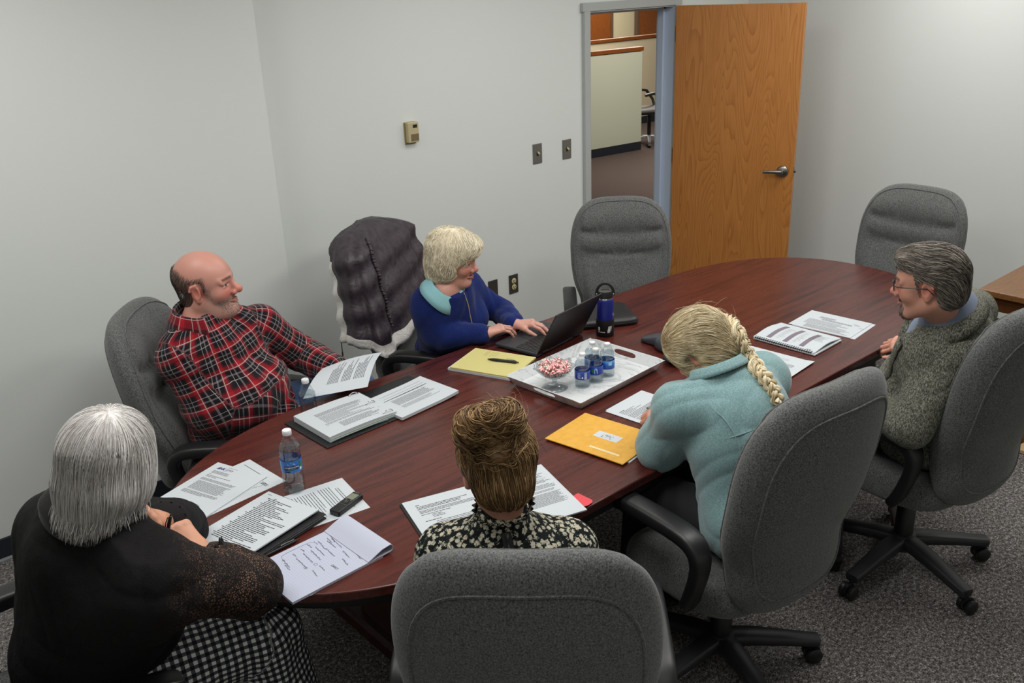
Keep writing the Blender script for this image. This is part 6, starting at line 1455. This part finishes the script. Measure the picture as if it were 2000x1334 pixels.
# three-strand braid hugging the head, then the jacket
UN = Fld(); UN.p = list(HF.p)+list(JK.p)
bp = [Z(1392, 612, 1.17), Z(1412, 655, 1.15), Z(1432, 692, 1.10), Z(1448, 722, 1.06), Z(1462, 755, 1.02), Z(1480, 797, .97)]
def catm(P, n):
    P = [np.array(p) for p in P]; P = [2*P[0]-P[1]]+P+[2*P[-1]-P[-2]]; out = []
    for i in range(1, len(P)-2):
        for k in range(n): t_ = k/n; a, b, c, d = P[i-1:i+3]; out.append(.5*((2*b)+(-a+c)*t_+(2*a-5*b+4*c-d)*t_*t_+(-a+3*b-3*c+d)*t_**3))
    out.append(P[-2]); return np.array(out)
bl = catm(bp, 16); tv = nrm(CAM-E.J['H'])
for _ in range(14):
    e = 2e-3; g = np.stack([UN.at(bl+np.eye(3)[q]*e)-UN.at(bl-np.eye(3)[q]*e) for q in range(3)], 1)/(2*e); g /= np.linalg.norm(g, axis=1)[:, None]+1e-9; bl = bl-(UN.at(bl)-.012)[:, None]*g*.6
for _ in range(3): bl[1:-1] = (bl[:-2]+bl[2:]+2*bl[1:-1])/4
seg = np.concatenate([[0], np.cumsum(np.linalg.norm(np.diff(bl, axis=0), axis=1))]); Lb = seg[-1]; ns = 150; sb = np.linspace(0, Lb, ns); bc = np.stack([np.interp(sb, seg, bl[:, q]) for q in range(3)], 1)
Tn = np.gradient(bc, axis=0); Tn /= np.linalg.norm(Tn, axis=1)[:, None]; G = np.stack([UN.at(bc+np.eye(3)[q]*.004)-UN.at(bc-np.eye(3)[q]*.004) for q in range(3)], 1); G -= (G*Tn).sum(1)[:, None]*Tn; G /= np.linalg.norm(G, axis=1)[:, None]+1e-9
for _ in range(8): G[1:-1] = (G[:-2]+G[2:]+G[1:-1]); G /= np.linalg.norm(G, axis=1)[:, None]
Sd = np.cross(Tn, G); mb = MB(); per = .070; par = []
for st_i in range(3):
    ph = sb/per*2*PI+st_i*2*PI/3; wd = .0185*np.interp(sb/Lb, [0, .15, .8, 1], [.8, 1.05, .95, .7])
    ctr = bc+Sd*(np.sin(ph)*wd)[:, None]+G*(np.sin(2*ph)*.0085+.005)[:, None]
    for f_i in range(26):                              # hairs within each strand
        rs = np.random.RandomState(st_i*40+f_i); a = rs.rand()*2*PI; rr_ = .0130*np.sqrt(rs.rand())*np.interp(sb/Lb, [0, .1, .85, 1], [.7, 1.05, .95, .75]); T2 = np.gradient(ctr, axis=0); T2 /= np.linalg.norm(T2, axis=1)[:, None]; X_ = np.cross(T2, G); Y_ = np.cross(T2, X_)
        line = ctr+X_*(math.cos(a)*rr_)[:, None]+Y_*(math.sin(a)*rr_*.8)[:, None]; w_ = .0026
        Vv = np.stack([line+(X_*math.cos(2*PI*s_/4)+Y_*math.sin(2*PI*s_/4))*w_ for s_ in range(4)], 1).reshape(-1, 3); bs = np.arange(ns-1)*4; Fq_ = np.concatenate([np.stack([bs+s_, bs+(s_+1) % 4, bs+4+(s_+1) % 4, bs+4+s_], 1) for s_ in range(4)]); par.append((Vv, Fq_, np.full(len(Vv), .25+.7*rs.rand())))
mE = m_hair('wheat_blonde_hair', (146, 126, 90), (212, 194, 154), (246, 236, 208))
hair_obj('hair', [(V, Fq, np.full(len(V), .5)), s1_, s2_], mE, pe, E.root); tag(hair_obj('braid', par, mE, pe, E.root), 'long three-strand blonde braid')
wl = E.J['WL']; pen('ballpoint_pen', Z(1263, 798, TZ+.006), wl+dE*.06+np.array([.0, .01, .055]), .0046, [plain('clear_grey_barrel', (180, 184, 184), .3), plain('green_grip', (24, 84, 56), .5), M['steel']], 'green-gripped pen in the hand of the woman with the braid')

# ---- F: man in the tweed blazer
G_ = Person(dict(H=Z(1812, 552, 1.245), N=(2.935, 1.215, 1.105), SL=(2.895, 1.16, 1.005), SR=(3.235, 1.26, 1.02), EL=(2.775, 1.215, .755), WL=(2.93, 1.42, .70), ER=(3.38, 1.31, .80), WR=(3.385, 1.50, .765),
    HL=(3.0, 1.25, .61), HR=(3.18, 1.27, .61), KL=(2.98, 1.62, .60), KR=(3.22, 1.62, .60), AL=(2.86, 1.50, .09), AR=(3.24, 1.72, .09)), head=(107, -8, 0), hs=.99, torso=dict(wide=1.08, deep=1.1, belly=.02), foot=(-.1, 1, 0))
pf_ = person(G_, 'man with glasses and a goatee in a grey tweed blazer, seated at the right edge')
beardG = lambda x, ay, z: np.clip((-(z+.072))/.012, 0, 1)*(ay < .030)*(x > .045)*.85+((z < -.042) & (z > -.056) & (x > .075) & (ay < .03))*.6
G_.body(pf_, {'R': (nrm(np.array([-.45, .75, .25])), nrm(np.array([-.3, -.4, .8])), np.array([-.7, -.3, .3]), [(.9, 1.0, .5)]*4, (.3, .4), .08), 'L': (nrm(np.array([.4, .8, -.05])), X3, np.array([.8, -.4, 0]), [(.5, .7, .4)]*4, (.3, .3), .08)},
    (204, 148, 128), lips=(172, 110, 98), brow=(96, 82, 68), beard=(104, 92, 82), beard_fn=beardG, blush=.6, neck=.060, headkw=dict(jaw=1.03, nose=1.1, nl=.006, lip=.7))
F_ = Fld(); G_.torso(F_, .026, wide=1.10, deep=1.15, belly=.03); G_.arms(F_, .024, cut=.93, r=(.058, .050, .046, .036))
SHF = Fld(); G_.torso(SHF, .012, wide=1.08, deep=1.1, belly=.02); cloth('shirt', SHF, .007, M['shirt_grey'], pf_, G_.root, clip=[(G_.J['N']+G_.up*.03, G_.up)])
F_.ell(G_.hip+[-.03, .05, -.01], (.175, .14, .10), None, .06)
def notch(P):
    q = (P-G_.hip)@G_.R; T = np.linalg.norm(G_.J['N']-G_.hip); t_ = q[:, 2]/T; w = .075*np.clip((t_-.45)/.5, 0, 1.2); return np.where((q[:, 0] > .0) & (t_ > .45), np.clip((w-np.abs(q[:, 1]))*2, 0, .06), 0)
cloth('tweed_blazer', F_, .0052, M['tweed'], pf_, G_.root, clip=[(G_.J['N']+G_.up*.022, G_.up-.25*G_.fwd)], disp=lambda P: fold_noise(P, .0062, .9, 61)+notch(P))
collar(pf_, G_.J['N']+G_.up*.030, G_.up+.22*G_.fwd, G_.fwd, .064, G_.root, M['shirt_grey'], .046, .058, .018, .22, 0)
collar(pf_, G_.J['N']+G_.up*.004, G_.up+.34*G_.fwd, G_.fwd, .084, G_.root, M['tweed'], .030, .052, .026, .55, -.006, name='lapel_collar', pts_len=1.6)
mb = MB()
for s in (1, -1):      # lapels lying on the chest
    V = []; m = 14
    for k in range(m):
        u = k/(m-1); inner = .066*(1-u)+.004*u; outer = inner+.062*math.sin(PI*min(1, .18+u*.82))**.7*(1 if u < .97 else .2)
        for x in (inner, (inner+outer)/2, outer): q = G_.hip+G_.up*(.455-.33*u)+G_.left*s*x; V.append(surf(SHF, q, G_.fwd)-G_.root+G_.fwd*(.026 if x > inner else .018))
    Fq = np.array([(3*k+j, 3*k+j+1, 3*k+j+4, 3*k+j+3) for k in range(m-1) for j in range(2)]); o = np_mesh('lapel', np.array(V), Fq, M['tweed'], pf_); o.modifiers.new('t', 'SOLIDIFY').thickness = .005
T_ = Fld(); G_.legs(T_, .016); T_.ell(G_.hip, (.15, .19, .11), G_.R, .05); cloth('trousers', T_, .010, M['dark_trousers'], pf_, G_.root, clip=[((0, 0, .07), (0, 0, -1))], disp=lambda P: fold_noise(P, .004, 1, 66))
shoes(G_, pf_, M['shoe'])
HF = Fld(); E_(HF, G_, (-.018, 0, .036), (.108, .088, .092)); E_(HF, G_, (-.045, 0, -.030), (.074, .068, .062)); E_(HF, G_, (.045, .010, .092), (.052, .060, .026), .03)
def keepG(P):
    x, y, z = hp(G_, P).T; ay = np.abs(y); top = (z > .055) & (x < .094-.3*np.maximum(0, ay-.03)); side = (z <= .055) & (x < .034-.2*(.055-z)) & (z > -.078) & ~((np.abs(x+.010) < .026) & (z < .028))
    return (top | side)
def flowG(P, t):
    q = hp(G_, P); d = np.tile([-1., 0, -.25], (len(P), 1)); lo = np.clip((.06-q[:, 2])/.08, 0, 1); d[:, 2] -= lo*.9; d[:, 1] += .25*np.sin(q[:, 0]*50); return hw(G_, d)
rt = roots_on(HF, G_.J['H'], 6500, 12, keepG); V, Fq = mk_field(HF, .004); kk = keepG(V)[Fq].all(1); hair_obj('hair', [(V, Fq[kk], None), strands(HF, rt, flowG, 8, .0065, .00072, .006, 12, jit=.10, stop=lambda P: ~keepG(P) & (hp(G_, P)[:, 0] > 0))], m_hair('salt_and_pepper_hair', (44, 38, 34), (106, 98, 88), (194, 186, 174)), pf_, G_.root)
SB = Fld(); head_prims(SB, G_.J['H'], G_.hR, G_.hs, 1.03, 1.1, ears=False)
kG = lambda P: (lambda q: ((q[:, 2] < -.074) & (np.abs(q[:, 1]) < .028) & (q[:, 0] > .04)) | ((q[:, 2] < -.044) & (q[:, 2] > -.056) & (q[:, 0] > .07) & (np.abs(q[:, 1]) < .03)))(hp(G_, P))
rt = roots_on(SB, G_.W(.02, 0, -.04), 5000, 13, kG, .2); hair_obj('goatee', [strands(SB, rt, lambda P, t: hw(G_, np.tile([.3, 0, -1], (len(P), 1))), 4, .0028, .0005, .004, 13)], m_hair('grey_brown_beard', (60, 50, 42), (110, 98, 86), (168, 160, 150)), pf_, G_.root)
gl = MB(); g = MB(); Wl = lambda *a: tuple(G_.W(*a)-G_.root)
for s in (1, -1):
    rim = [Wl(.101-.35*(abs(.033+.026*math.cos(a)) - .01)*.5, s*(.033+.025*math.cos(a)), .000+.017*math.sin(a)*(1-.12*math.cos(a))) for a in np.linspace(0, 2*PI, 32, endpoint=False)]
    gl.tube(rim, .0016, 6, closed=True); g.add(rim, [tuple(range(32))], False); gl.tube([Wl(.090, s*.059, .006), Wl(.078, s*.078, .007), Wl(.03, s*.085, .005), Wl(-.012, s*.086, .004), Wl(-.030, s*.085, -.016)], .0016, 6)
gl.tube([Wl(.104, -.009, .004), Wl(.107, 0, .007), Wl(.104, .009, .004)], .0016, 6)
go = gl.obj('glasses', M['black'], pf_); g.obj('lens', m_clear('lens_glass', (.96, .97, .98), .4), go)

# ---- held binder page and the bottle in the lap of the man in plaid
A0, B0, C0, D0 = Z(592, 779, .785), Z(718, 755.6, .785), Z(746, 688, .815), Z(630, 719.6, .818); V = []; nx, ny = 14, 18
mbp = MB(); S_ = lambda u, v, e=0: tuple((A0*(1-u)+B0*u)*(1-v)+(D0*(1-u)+C0*u)*v+np.array([0, 0, .022*math.sin(PI*v)*(.6+.4*u)+e+.01*math.sin(PI*u)*v]))
for v_ in range(ny+1):
    for u_ in range(nx+1): V.append(S_(u_/nx, v_/ny))
mbp.add(V, [(j*(nx+1)+i, j*(nx+1)+i+1, (j+1)*(nx+1)+i+1, (j+1)*(nx+1)+i) for j in range(ny) for i in range(nx)], True); mbp.m = 1; r_ = random.Random(4)
for k in range(20):
    u = .30+k*.026+(.04 if k > 6 else 0)+(.04 if k > 12 else 0); v0 = .22; ve = r_.choice([.5, .62, .78, .85])
    while v0 < ve: l = r_.uniform(.02, .05); mbp.quad(S_(u, v0, .0006), S_(u, v0+l, .0006), S_(u+.009, v0+l, .0006), S_(u+.009, v0, .0006)); v0 += l+.006
mbp.v = [(a-A0[0], b-A0[1], c-A0[2]) for a, b, c in mbp.v]
o = mbp.obj('binder_page', [M['paper'], M['ink']]); o.location = tuple(A0); tag(o, 'loose typed page held over the table edge by the man in plaid', 'paper')
p = Z(596, 745, .86); bottle((p[0], p[1], .665), 0, .205, .0325, M['pet'], 'clear water bottle with a white cap held in the lap of the man in plaid', 'big', .2)

# ---- jacket over the back of the blonde woman's chair
jk = empty('jacket', tuple(chs[1].location), chs[1].rotation_euler[2], 'dark plum jacket with pale lining draped over the back of the blonde woman\'s chair', 'jacket')
Ht, half, pos = back_shape(); n = 96; V = []; rows = 30; rj = np.random.RandomState(3)
for j in range(rows):
    u = j/(rows-1); z = 1.180-.50*u**1.0; top = min(1, (u/.16))**.5
    for i in range(n):
        a = 2*PI*i/n; ca, sa = math.cos(a), math.sin(a); hw_ = (.30+.045*u)*top+.02; dp = (.088+.050*u)*top+.015
        fold = (.004+.010*u)*(math.sin(7*a+2*u)+.6*math.sin(13*a+1.3+3*u))+.007*math.sin(9*u*PI+3*a)
        y = math.copysign(abs(sa)**.62, sa)*(hw_+fold); x = math.copysign(abs(ca)**.8, ca)*(dp+fold)
        s_ = (z/.98-.405); sp_ = -.255-.10*max(0, s_/.735)**1.3+.045*(abs(y)/.25)**2*.6
        V.append((1.05*sp_+x, y, z-.05*(1-top)*0-.02*max(0, ca)*u+.02*math.sin(3*a+1)*u))
V = np.array(V); Fq = [(j*n+i, (j+1)*n+i, (j+1)*n+(i+1) % n, j*n+(i+1) % n) for j in range(rows-1) for i in range(n)]+[tuple(range(n))]
V += (fold_noise(V*np.array([1, 1, .35]), .0030, 1.0, 77, False)[:, None]*np.array([1, .4, .2]))
mi = [1 if (k//n) >= rows-4 and k < (rows-1)*n else 0 for k in range(len(Fq))]
for k in range((rows-1)*n):
    i = k % n; j = k//n
    if 54 <= i <= 60 and j > 6: mi[k] = 1
t = NT('plum_satin'); nn = t.noise(t.coord(), 30, 3); t.set(Base_Color=t.ramp(nn, [(.3, srgb(38, 31, 38)), (.7, srgb(66, 56, 64))]), Roughness=.5); t.bump(t.noise(t.coord(), 14, 4, .6, 1.0), .5, .012)
t2_ = NT('ivory_lining'); t2_.set(Base_Color=srgb(236, 233, 226), Roughness=.32); t2_.bump(t2_.noise(t2_.coord(), 40, 3, .6, 1), .6, .008)
o = np_mesh('shell', V, Fq, [t.m, t2_.m], jk, midx=mi); s_ = o.modifiers.new('t', 'SOLIDIFY'); s_.thickness = .006; s_.offset = -1
mb = MB(); mb.tube([tuple(V[j*n+88]+np.array([.006, -.003, 0])) for j in range(2, rows-6)], .005, 8)
for j in range(3, rows-6, 1): mb.ell(V[j*n+88]+np.array([.006, -.003, .004*(j % 2)]), (.010, .008, .006), 10, 6)
mb.obj('drawcord_casing', t.m, jk)
mb = MB(); q = V[(rows-1)*n+57]; mb.cyl(q, q-np.array([0, 0, .045]), .0025, n=8); mb.box(q-np.array([0, 0, .055]), (.008, .004, .02), .001); mb.obj('zip_pull', M['steel'], jk)
